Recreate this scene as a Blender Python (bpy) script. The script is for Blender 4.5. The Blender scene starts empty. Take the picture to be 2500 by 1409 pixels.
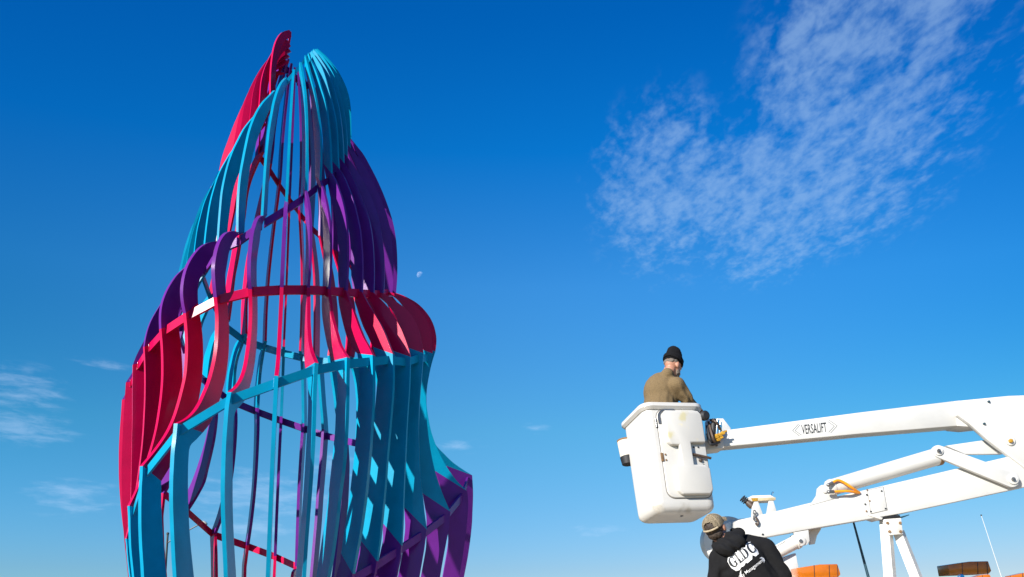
import bpy, bmesh, math, random
from mathutils import Vector, Matrix, noise, Quaternion
from mathutils.bvhtree import BVHTree
random.seed(7)
scene = bpy.context.scene
COL = scene.collection

# ------------------------------------------------------------------ camera
FPX, CXP, CYP, PITCH, ZC = 1770.0, 1250.0, 1263.0, math.radians(7.8), 1.0
cam_d = bpy.data.cameras.new('camera')
cam = bpy.data.objects.new('camera', cam_d); COL.objects.link(cam)
cam.location = (0, 0, ZC); cam.rotation_euler = (math.radians(90) + PITCH, 0, 0)
cam_d.sensor_width = 36.0; cam_d.lens = 36.0 * FPX / 2500.0
cam_d.shift_y = (CYP - 704.5) / 2500.0
cam_d.clip_start = 0.05; cam_d.clip_end = 12000
scene.camera = cam

# ------------------------------------------------------------------ light
SUN_EL = math.radians(24.9)
SUN_AZ = math.radians(-135.0)                 # clockwise from +Y (view direction)
SDIR = Vector((math.sin(SUN_AZ) * math.cos(SUN_EL), math.cos(SUN_AZ) * math.cos(SUN_EL), math.sin(SUN_EL)))
sun_d = bpy.data.lights.new('sun', 'SUN'); sun_d.energy = 5.0; sun_d.angle = math.radians(0.5)
sun_d.color = (1.0, 0.95, 0.87)
sun = bpy.data.objects.new('sun', sun_d); COL.objects.link(sun)
sun.rotation_euler = SDIR.to_track_quat('Z', 'Y').to_euler()
scene.view_settings.view_transform = 'Standard'
scene.view_settings.look = 'None'
scene.view_settings.exposure = 0.85
scene.view_settings.gamma = 1.0
scene.view_settings.use_curve_mapping = False

# ------------------------------------------------------------------ sky
world = bpy.data.worlds.new('World'); scene.world = world; world.use_nodes = True
wt = world.node_tree; wt.nodes.clear()
def wn(kind, **kw):
    n = wt.nodes.new(kind)
    for a, b in kw.items(): setattr(n, a, b)
    return n
def wl(a, b): wt.links.new(a, b)
def wmath(op, a, b=None, c=None, clamp=False):
    n = wn('ShaderNodeMath', operation=op, use_clamp=clamp)
    for i, v in enumerate((a, b, c)):
        if v is None: continue
        if isinstance(v, (int, float)): n.inputs[i].default_value = v
        else: wl(v, n.inputs[i])
    return n.outputs[0]
sky = wn('ShaderNodeTexSky', sky_type='NISHITA', sun_disc=False)
sky.sun_elevation = SUN_EL; sky.sun_rotation = SUN_AZ % (2 * math.pi)
sky.altitude = 50; sky.air_density = 1.0; sky.dust_density = 0.0; sky.ozone_density = 2.0
tc = wn('ShaderNodeTexCoord')
sep = wn('ShaderNodeSeparateXYZ'); wl(tc.outputs['Generated'], sep.inputs[0])
X, Y, Z = sep.outputs
hyp = wmath('POWER', wmath('ADD', wmath('MULTIPLY', X, X), wmath('MULTIPLY', Y, Y)), 0.5)
el = wmath('DIVIDE', wmath('ARCTAN2', Z, hyp), math.pi / 2)        # elevation, 0 horizon .. 1 zenith
hyp2 = wmath('POWER', wmath('ADD', wmath('MULTIPLY', wmath('MULTIPLY', X, X), 0.5), wmath('MULTIPLY', Y, Y)), 0.5)
elt = wmath('DIVIDE', wmath('ARCTAN2', Z, hyp2), math.pi / 2)     # lens falloff put into the sky colour: tint deepens toward both sides
# clear, dry winter air: deepen the blue with elevation
tint = wn('ShaderNodeValToRGB'); wl(elt, tint.inputs[0])
cr = tint.color_ramp; cr.interpolation = 'EASE' if False else 'LINEAR'
TINT = [(0.0000,(0.439,0.637,0.953)),(0.0400,(0.421,0.619,0.918)),(0.1622,(0.384,1,1.216)),(0.2811,(0.294,1.132,1.704)),(0.3833,(0.024,0.982,1.875)),(0.4722,(0.003,0.796,1.756)),(1.0000,(0.002,0.597,1.493))]
while len(cr.elements) < len(TINT): cr.elements.new(0.5)
for e, (p, c) in zip(cr.elements, TINT): e.position = p; e.color = (*c, 1)
mul = wn('ShaderNodeMix', data_type='RGBA', blend_type='MULTIPLY'); mul.inputs[0].default_value = 1.0
wl(sky.outputs[0], mul.inputs[6]); wl(tint.outputs[0], mul.inputs[7])
bs_ = wn('ShaderNodeMapRange', interpolation_type='SMOOTHSTEP'); wl(el, bs_.inputs[0]); bs_.inputs[1].default_value = 0.03; bs_.inputs[2].default_value = 0.25
band = wmath('SUBTRACT', 1.0, wmath('MULTIPLY', wmath('MULTIPLY', wmath('MINIMUM', wmath('MULTIPLY', X, X), 0.5), 0.8), bs_.outputs[0]))  # colour darkened toward left and right, standing in for lens falloff
mul2 = wn('ShaderNodeMix', data_type='RGBA', blend_type='MULTIPLY'); mul2.inputs[0].default_value = 1.0
cb_ = wn('ShaderNodeCombineColor'); lowx = wmath('MULTIPLY', X, wmath('SUBTRACT', 1.0, bs_.outputs[0]))      # drier, bluer horizon away from the low sun
for ch, (pw, kx) in enumerate(((3.2, 0.28), (1.05, -0.15), (0.75, -0.30))):
    wl(wmath('MULTIPLY', wmath('POWER', band, pw), wmath('MAXIMUM', wmath('ADD', 1.0, wmath('MULTIPLY', lowx, kx)), 0.5)), cb_.inputs[ch])
wl(mul.outputs[2], mul2.inputs[6]); wl(cb_.outputs[0], mul2.inputs[7])
skycol = mul2.outputs[2]
# high cloud sheet: direction projected on a plane overhead
zc = wmath('MAXIMUM', Z, 0.02)
comb = wn('ShaderNodeCombineXYZ'); wl(wmath('DIVIDE', X, zc), comb.inputs[0]); wl(wmath('DIVIDE', Y, zc), comb.inputs[1])
AZ = wmath('MULTIPLY', wmath('ARCTAN2', X, Y), 180 / math.pi)
EL = wmath('MULTIPLY', el, 90.0)
def patch(az, e, ra, re, rot=0.0):
    dx = wmath('SUBTRACT', AZ, az); dy = wmath('SUBTRACT', EL, e)
    c, s = math.cos(math.radians(rot)), math.sin(math.radians(rot))
    u = wmath('ADD', wmath('MULTIPLY', dx, c / ra), wmath('MULTIPLY', dy, s / ra))
    v = wmath('ADD', wmath('MULTIPLY', dx, -s / re), wmath('MULTIPLY', dy, c / re))
    d = wmath('POWER', wmath('ADD', wmath('MULTIPLY', u, u), wmath('MULTIPLY', v, v)), 0.5)
    return wmath('SUBTRACT', 1.0, d)
def union(items):
    m = items[0]
    for it in items[1:]: m = wmath('MAXIMUM', m, it)
    return m
def wnoise(scale, detail, rough, mscale=(1, 1, 1), mrot=0.0, loc=(0, 0, 0), vec=None, dist=0.0):
    mp = wn('ShaderNodeMapping'); wl(vec or comb.outputs[0], mp.inputs[0])
    mp.inputs['Location'].default_value = loc; mp.inputs['Rotation'].default_value = (0, 0, mrot); mp.inputs['Scale'].default_value = mscale
    n = wn('ShaderNodeTexNoise'); wl(mp.outputs[0], n.inputs['Vector'])
    n.inputs['Scale'].default_value = scale; n.inputs['Detail'].default_value = detail; n.inputs['Roughness'].default_value = rough
    n.inputs['Distortion'].default_value = dist
    return n.outputs[0]
def smooth(x, a, b):
    n = wn('ShaderNodeMapRange', interpolation_type='SMOOTHSTEP'); wl(x, n.inputs[0])
    n.inputs[1].default_value = a; n.inputs[2].default_value = b; n.inputs[3].default_value = 0; n.inputs[4].default_value = 1
    return n.outputs[0]
m_hi = union([patch(22.5, 30.2, 11.5, 5.6, -4), patch(28.0, 35.5, 9.5, 9.0), patch(13, 31.5, 7.0, 6.5), patch(31, 39.8, 9.0, 6.5), patch(20.5, 26.8, 5.5, 3.0), wmath('SUBTRACT', patch(38.3, 33, 2.2, 4.5), 0.45)])
puff = wnoise(22, 3.5, 0.52, mscale=(1.0, 0.58, 1), mrot=-0.75, dist=0.25)
big = wnoise(2.6, 3, 0.5, loc=(3.1, 1.7, 0))
soft = wnoise(62, 3, 0.55, mscale=(1, .75, 1), mrot=-0.75)
edge = smooth(m_hi, -0.15, 0.7)
d_hi = wmath('ADD', wmath('ADD', puff, wmath('MULTIPLY', soft, 0.45)), wmath('ADD', wmath('MULTIPLY', big, 0.55), wmath('MULTIPLY', edge, 0.34)))
hi = wmath('MULTIPLY', smooth(d_hi, 1.02, 1.62), smooth(m_hi, -0.2, 0.3))
lowv = wn('ShaderNodeCombineXYZ'); wl(AZ, lowv.inputs[0]); wl(EL, lowv.inputs[1])
n_lo = wnoise(0.42, 6, 0.6, mscale=(1.0, 3.8, 1), vec=lowv.outputs[0], dist=0.2)
m_lo = union([wmath('SUBTRACT', patch(-34.8, 14.6, 3.2, 2.6), 0.12), patch(-35, 12.3, 4.0, 1.5), wmath('SUBTRACT', patch(-31.5, 8.0, 4.2, 1.8), 0.12), patch(-19.5, 8.9, 6.2, 2.4), patch(-20, 6.6, 4.5, 1.0), wmath('SUBTRACT', patch(-4.4, 13.4, 3.4, 1.0), 0.3), wmath('SUBTRACT', patch(2.0, 14.8, 1.8, 0.8), 0.3), wmath('SUBTRACT', patch(6.6, 6.7, 3.6, 0.9), 0.3), patch(-14, 11.6, 2.5, 1.2), wmath('SUBTRACT', patch(-30.5, 17.2, 3.0, 0.6), 0.3)])
lo = smooth(wmath('ADD', n_lo, wmath('MULTIPLY', m_lo, 0.30)), 0.50, 0.92)
lo = wmath('MULTIPLY', lo, smooth(m_lo, -0.15, 0.35))
def cmix(f, a, col):
    n = wn('ShaderNodeMix', data_type='RGBA'); wl(f, n.inputs[0]); wl(a, n.inputs[6]); n.inputs[7].default_value = (*col, 1); return n.outputs[2]
c1 = cmix(wmath('MULTIPLY', hi, 0.40), skycol, (3.7, 5.5, 7.8))
final = cmix(wmath('MULTIPLY', lo, 0.22), c1, (6.6, 8.0, 10.5))

bg = wn('ShaderNodeBackground'); bg.inputs[1].default_value = 0.066
wl(final, bg.inputs[0])
wo = wn('ShaderNodeOutputWorld'); wl(bg.outputs[0], wo.inputs[0])

# ------------------------------------------------------------------ helpers
def ray(px, py):
    return Vector(((px - CXP) / FPX, math.cos(PITCH) - math.sin(PITCH) * (CYP - py) / FPX,
                   math.sin(PITCH) + math.cos(PITCH) * (CYP - py) / FPX))
def at(px, py, y):                    # point of the place at distance y ahead of the camera
    v = ray(px, py); s = y / v.y
    return Vector((v.x * s, y, ZC + v.z * s))
def tag(o, label=None, cat=None, group=None, kind=None):
    if label: o['label'] = label
    if cat: o['category'] = cat
    if group: o['group'] = group
    if kind: o['kind'] = kind
    return o
def empty(name, loc=(0, 0, 0)):
    o = bpy.data.objects.new(name, None); COL.objects.link(o); o.location = loc; o.empty_display_size = 0.3
    return o
def link(name, me, mat, parent=None, label=None, smooth_angle=32):
    me.name = name
    o = bpy.data.objects.new(name, me); COL.objects.link(o)
    if mat is not None:
        for m in (mat if isinstance(mat, (list, tuple)) else [mat]): me.materials.append(m)
    if smooth_angle:
        me.polygons.foreach_set('use_smooth', [True] * len(me.polygons))
        me.set_sharp_from_angle(angle=math.radians(smooth_angle))
    if parent:
        o.parent = parent
        o.matrix_parent_inverse = Matrix.Translation(parent.location).inverted() if parent.parent is None else Matrix()
    if label: o['label'] = label
    return o
def to_mesh(bm, name='m'):
    bmesh.ops.recalc_face_normals(bm, faces=bm.faces)
    me = bpy.data.meshes.new(name); bm.to_mesh(me); bm.free(); return me
def bevel(bm, w, seg=2, ang=30):
    ed = [e for e in bm.edges if len(e.link_faces) == 2 and e.calc_face_angle(0) > math.radians(ang)]
    if w > 0 and ed: bmesh.ops.bevel(bm, geom=ed, offset=w, offset_type='OFFSET', segments=seg, profile=0.5, affect='EDGES', clamp_overlap=True)
def prism_pts(bm, a, b):              # closed solid between two matching polygons
    va = [bm.verts.new(p) for p in a]; vb = [bm.verts.new(p) for p in b]
    bm.faces.new(va); bm.faces.new(list(reversed(vb)))
    n = len(a)
    for i in range(n): bm.faces.new((va[i], vb[i], vb[(i + 1) % n], va[(i + 1) % n]))
def plate(pix, y, depth, bev=0.006, yb=None):
    """solid with its camera-side face in the plane y, given by the outline seen at that distance"""
    bm = bmesh.new()
    a = [at(p[0], p[1], (p[2] if len(p) > 2 else y)) for p in pix]
    b = [p + Vector((0, depth, 0)) for p in a]
    prism_pts(bm, a, b); bmesh.ops.recalc_face_normals(bm, faces=bm.faces); bevel(bm, bev)
    return bm
def box(c, s, rot=None, bev=0.004):
    bm = bmesh.new(); bmesh.ops.create_cube(bm, size=1.0)
    M = Matrix.Translation(Vector(c)) @ (rot.to_4x4() if rot is not None else Matrix()) @ Matrix.Diagonal((*s, 1))
    bmesh.ops.transform(bm, matrix=M, verts=bm.verts); bevel(bm, bev); return bm
def join(*bms):
    out = bmesh.new()
    for b in bms:
        me = bpy.data.meshes.new('t'); b.to_mesh(me); b.free(); out.from_mesh(me); bpy.data.meshes.remove(me)
    return out
def frame(d):
    d = Vector(d).normalized(); u = d.orthogonal().normalized(); return d, u, d.cross(u)
def tube(pts, r, seg=12, cap=True):
    """swept tube through pts; r is a number or one radius per point"""
    bm = bmesh.new(); pts = [Vector(p) for p in pts]; n = len(pts)
    rr = r if isinstance(r, (list, tuple)) else [r] * n
    rings = []; u = None
    for i, p in enumerate(pts):
        d = (pts[min(i + 1, n - 1)] - pts[max(i - 1, 0)]).normalized()
        if u is None: u = d.orthogonal().normalized()
        u = (u - d * u.dot(d)).normalized(); v = d.cross(u)
        rings.append([bm.verts.new(p + (u * math.cos(t) + v * math.sin(t)) * rr[i]) for t in [2 * math.pi * j / seg for j in range(seg)]])
    for a, b in zip(rings, rings[1:]):
        for j in range(seg): bm.faces.new((a[j], a[(j + 1) % seg], b[(j + 1) % seg], b[j]))
    if cap: bm.faces.new(list(reversed(rings[0]))); bm.faces.new(rings[-1])
    return bm
def lathe(c, axis, prof, seg=24):
    """prof: list of (offset along axis, radius)"""
    d, u, v = frame(axis); c = Vector(c); bm = bmesh.new(); rings = []
    for h, r in prof:
        rings.append([bm.verts.new(c + d * h + (u * math.cos(t) + v * math.sin(t)) * max(r, 1e-4)) for t in [2 * math.pi * j / seg for j in range(seg)]])
    for a, b in zip(rings, rings[1:]):
        for j in range(seg): bm.faces.new((a[j], a[(j + 1) % seg], b[(j + 1) % seg], b[j]))
    bm.faces.new(list(reversed(rings[0]))); bm.faces.new(rings[-1])
    return bm
def ball(c, r, sub=3):
    bm = bmesh.new(); bmesh.ops.create_icosphere(bm, subdivisions=sub, radius=1)
    r = r if isinstance(r, (tuple, list)) else (r, r, r)
    bmesh.ops.transform(bm, matrix=Matrix.Translation(Vector(c)) @ Matrix.Diagonal((*r, 1)), verts=bm.verts); return bm
def catmull(p, m):
    out = []
    n = len(p)
    for i in range(n - 1):
        a, b, c, d = p[max(i - 1, 0)], p[i], p[i + 1], p[min(i + 2, n - 1)]
        for j in range(m):
            t = j / m
            out.append(tuple(0.5 * (2 * b[k] + (c[k] - a[k]) * t + (2 * a[k] - 5 * b[k] + 4 * c[k] - d[k]) * t * t + (-a[k] + 3 * b[k] - 3 * c[k] + d[k]) * t ** 3) for k in range(len(b))))
    out.append(tuple(p[-1])); return out

# ------------------------------------------------------------------ materials
def mat(name, col, rough=0.5, metal=0.0, coat=0.0, coat_rough=0.1, spec=0.5, var=0.0, vscale=8.0, bump=0.0, bscale=60.0, rust=None, sheen=0.0, rvar=0.0, alpha=None):
    m = bpy.data.materials.new(name); m.use_nodes = True; nt = m.node_tree; b = nt.nodes['Principled BSDF']
    b.inputs['Base Color'].default_value = (*col, 1); b.inputs['Roughness'].default_value = rough; b.inputs['Metallic'].default_value = metal
    b.inputs['Coat Weight'].default_value = coat; b.inputs['Coat Roughness'].default_value = coat_rough; b.inputs['Specular IOR Level'].default_value = spec
    if sheen: b.inputs['Sheen Weight'].default_value = sheen
    tcn = nt.nodes.new('ShaderNodeTexCoord'); L = nt.links.new
    def nz(scale, detail=4, rough_=0.6):
        n = nt.nodes.new('ShaderNodeTexNoise'); n.inputs['Scale'].default_value = scale; n.inputs['Detail'].default_value = detail; n.inputs['Roughness'].default_value = rough_
        L(tcn.outputs['Object'], n.inputs['Vector']); return n.outputs[0]
    src = None
    if var:
        r = nt.nodes.new('ShaderNodeValToRGB'); L(nz(vscale, 5), r.inputs[0])
        r.color_ramp.elements[0].position = 0.3; r.color_ramp.elements[1].position = 0.72
        r.color_ramp.elements[0].color = (*[c * (1 - var) for c in col], 1); r.color_ramp.elements[1].color = (*[min(1, c * (1 + var * 0.6)) for c in col], 1)
        src = r.outputs[0]
    if rust:
        rc, thr, rs = rust
        n1 = nt.nodes.new('ShaderNodeMath'); n1.operation = 'MULTIPLY'; L(nz(rs, 6, 0.7), n1.inputs[0]); n1.inputs[1].default_value = 1.0
        mr = nt.nodes.new('ShaderNodeMapRange'); L(n1.outputs[0], mr.inputs[0]); mr.inputs[1].default_value = thr; mr.inputs[2].default_value = thr + 0.09
        mx = nt.nodes.new('ShaderNodeMix'); mx.data_type = 'RGBA'; L(mr.outputs[0], mx.inputs[0])
        if src: L(src, mx.inputs[6])
        else: mx.inputs[6].default_value = (*col, 1)
        mx.inputs[7].default_value = (*rc, 1); src = mx.outputs[2]
    if src: L(src, b.inputs['Base Color'])
    if rvar:
        mr = nt.nodes.new('ShaderNodeMapRange'); L(nz(350, 2), mr.inputs[0]); mr.inputs[1].default_value = 0.35; mr.inputs[2].default_value = 0.7
        mr.inputs[3].default_value = max(rough - rvar, 0.04); mr.inputs[4].default_value = rough + rvar; L(mr.outputs[0], b.inputs['Roughness'])
    if bump:
        bp = nt.nodes.new('ShaderNodeBump'); bp.inputs['Strength'].default_value = bump; bp.inputs['Distance'].default_value = 0.004
        L(nz(bscale, 4), bp.inputs['Height']); L(bp.outputs[0], b.inputs['Normal'])
    return m
PAINT = dict(rough=0.36, coat=0.30, coat_rough=0.11, spec=0.10, bump=0.12, bscale=240, var=0.14, vscale=4.0, rvar=0.14)
M_C = mat('cyan_paint', (0.001, 0.262, 0.43), **PAINT)
M_M = mat('magenta_paint', (0.52, 0.0006, 0.054), **PAINT)
M_P = mat('purple_paint', (0.125, 0.015, 0.21), **PAINT)
FM = {'C': M_C, 'M': M_M, 'P': M_P}
CN = {'C': 'cyan', 'M': 'magenta', 'P': 'purple'}
M_WHITE = mat('white_paint', (0.56, 0.55, 0.52), rough=0.42, coat=0.2, var=0.09, vscale=2.6, bump=0.05, bscale=30, rust=((0.34, 0.26, 0.15), 0.69, 5.0))
M_GEL = mat('white_gelcoat', (0.56, 0.54, 0.50), rough=0.38, coat=0.2, var=0.08, vscale=1.6, bump=0.04, bscale=18, rust=((0.50, 0.44, 0.30), 0.70, 5.0))
M_STAIN = mat('weathered_gelcoat', (0.54, 0.52, 0.475), rough=0.5, var=0.05, vscale=2, rust=((0.66, 0.58, 0.36), 0.60, 2.6))
M_WORN = mat('worn_white_paint', (0.66, 0.63, 0.57), rough=0.6, var=0.18, vscale=7, bump=0.2, bscale=60, rust=((0.30, 0.16, 0.04), 0.63, 14.0))
def blotch(m, pts, col, wob=.09, ns=9.0, strength=.8):
    """stains with a shape of their own: (centre, inner radius, outer radius)"""
    nt = m.node_tree; b = nt.nodes['Principled BSDF']; L = nt.links.new; src = b.inputs['Base Color'].links[0].from_socket
    tcn = nt.nodes.new('ShaderNodeTexCoord'); nz = nt.nodes.new('ShaderNodeTexNoise'); nz.inputs['Scale'].default_value = ns; nz.inputs['Detail'].default_value = 5; L(tcn.outputs['Object'], nz.inputs['Vector'])
    for c, r0, r1 in pts:
        d = nt.nodes.new('ShaderNodeVectorMath'); d.operation = 'DISTANCE'; L(tcn.outputs['Object'], d.inputs[0]); d.inputs[1].default_value = c
        a = nt.nodes.new('ShaderNodeMath'); a.operation = 'MULTIPLY_ADD'; L(nz.outputs[0], a.inputs[0]); a.inputs[1].default_value = wob * 4; L(d.outputs['Value'], a.inputs[2])
        mr = nt.nodes.new('ShaderNodeMapRange'); L(a.outputs[0], mr.inputs[0]); mr.inputs[1].default_value = r0 + wob * 2; mr.inputs[2].default_value = r1 + wob * 2; mr.inputs[3].default_value = strength; mr.inputs[4].default_value = 0
        mx = nt.nodes.new('ShaderNodeMix'); mx.data_type = 'RGBA'; L(mr.outputs[0], mx.inputs[0]); L(src, mx.inputs[6]); mx.inputs[7].default_value = (*col, 1); src = mx.outputs[2]
    L(src, b.inputs['Base Color'])
M_RUST = mat('rusty_ring', (0.22, 0.125, 0.055), rough=0.8, var=0.4, vscale=25, bump=0.3)
M_CHROME = mat('chrome', (0.75, 0.76, 0.78), rough=0.12, metal=1.0)
M_STEEL = mat('grey_steel', (0.22, 0.22, 0.22), rough=0.45, metal=0.8, var=0.3, vscale=20)
M_BLACK = mat('black_rubber', (0.012, 0.012, 0.013), rough=0.6, bump=0.1)
M_DARK = mat('dark_teal_paint', (0.012, 0.045, 0.065), rough=0.45)
M_ORANGE = mat('orange_hose', (0.80, 0.28, 0.008), rough=0.4)
M_YELLOW = mat('yellow_fitting', (0.42, 0.23, 0.02), rough=0.45, var=0.3, vscale=30)
M_BROWN = mat('brown_grease', (0.07, 0.045, 0.03), rough=0.5, var=0.4, vscale=40)
M_GREYP = mat('grey_print', (0.16, 0.17, 0.17), rough=0.5)
M_INK = mat('black_print', (0.02, 0.022, 0.024), rough=0.5)
M_AMBER = mat('amber_lens', (0.62, 0.16, 0.004), rough=0.22, coat=0.4, coat_rough=0.06, var=0.2, vscale=14)
M_AMBER.node_tree.nodes['Principled BSDF'].inputs['Transmission Weight'].default_value = 0.25
M_GROOVE = mat('dark_outline', (0.16, 0.15, 0.14), rough=0.8)  # one dark tone for the lines around door and access plate

# ------------------------------------------------------------------ ground (below the frame, lights the undersides)
def grid_plane(name, size, z, m):
    bm = bmesh.new(); bmesh.ops.create_grid(bm, x_segments=8, y_segments=8, size=size)
    for v in bm.verts: v.co.z = z
    return tag(link(name, to_mesh(bm), m, smooth_angle=0), kind='structure')
M_GROUND = mat('dark_turf', (0.045, 0.055, 0.028), rough=0.95, var=0.35, vscale=0.6, bump=0.4, bscale=12)
grid_plane('ground', 3000, 0, M_GROUND)
M_BOUNCE = mat('pale_bounce', (0.60, 0.46, 0.27), rough=0.95, var=0.2, vscale=1.2, bump=0.4, bscale=14)
bm = bmesh.new()
bm.faces.new([bm.verts.new((x, y, 0.006)) for x, y in ((-0.6, 1.0), (14, 1.0), (14, 13), (-0.6, 13))])
tag(link('bounce_sheet', to_mesh(bm), M_BOUNCE, smooth_angle=0), kind='structure')  # unseen pale sheet, added to bounce warm light onto the truck's undersides

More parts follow.
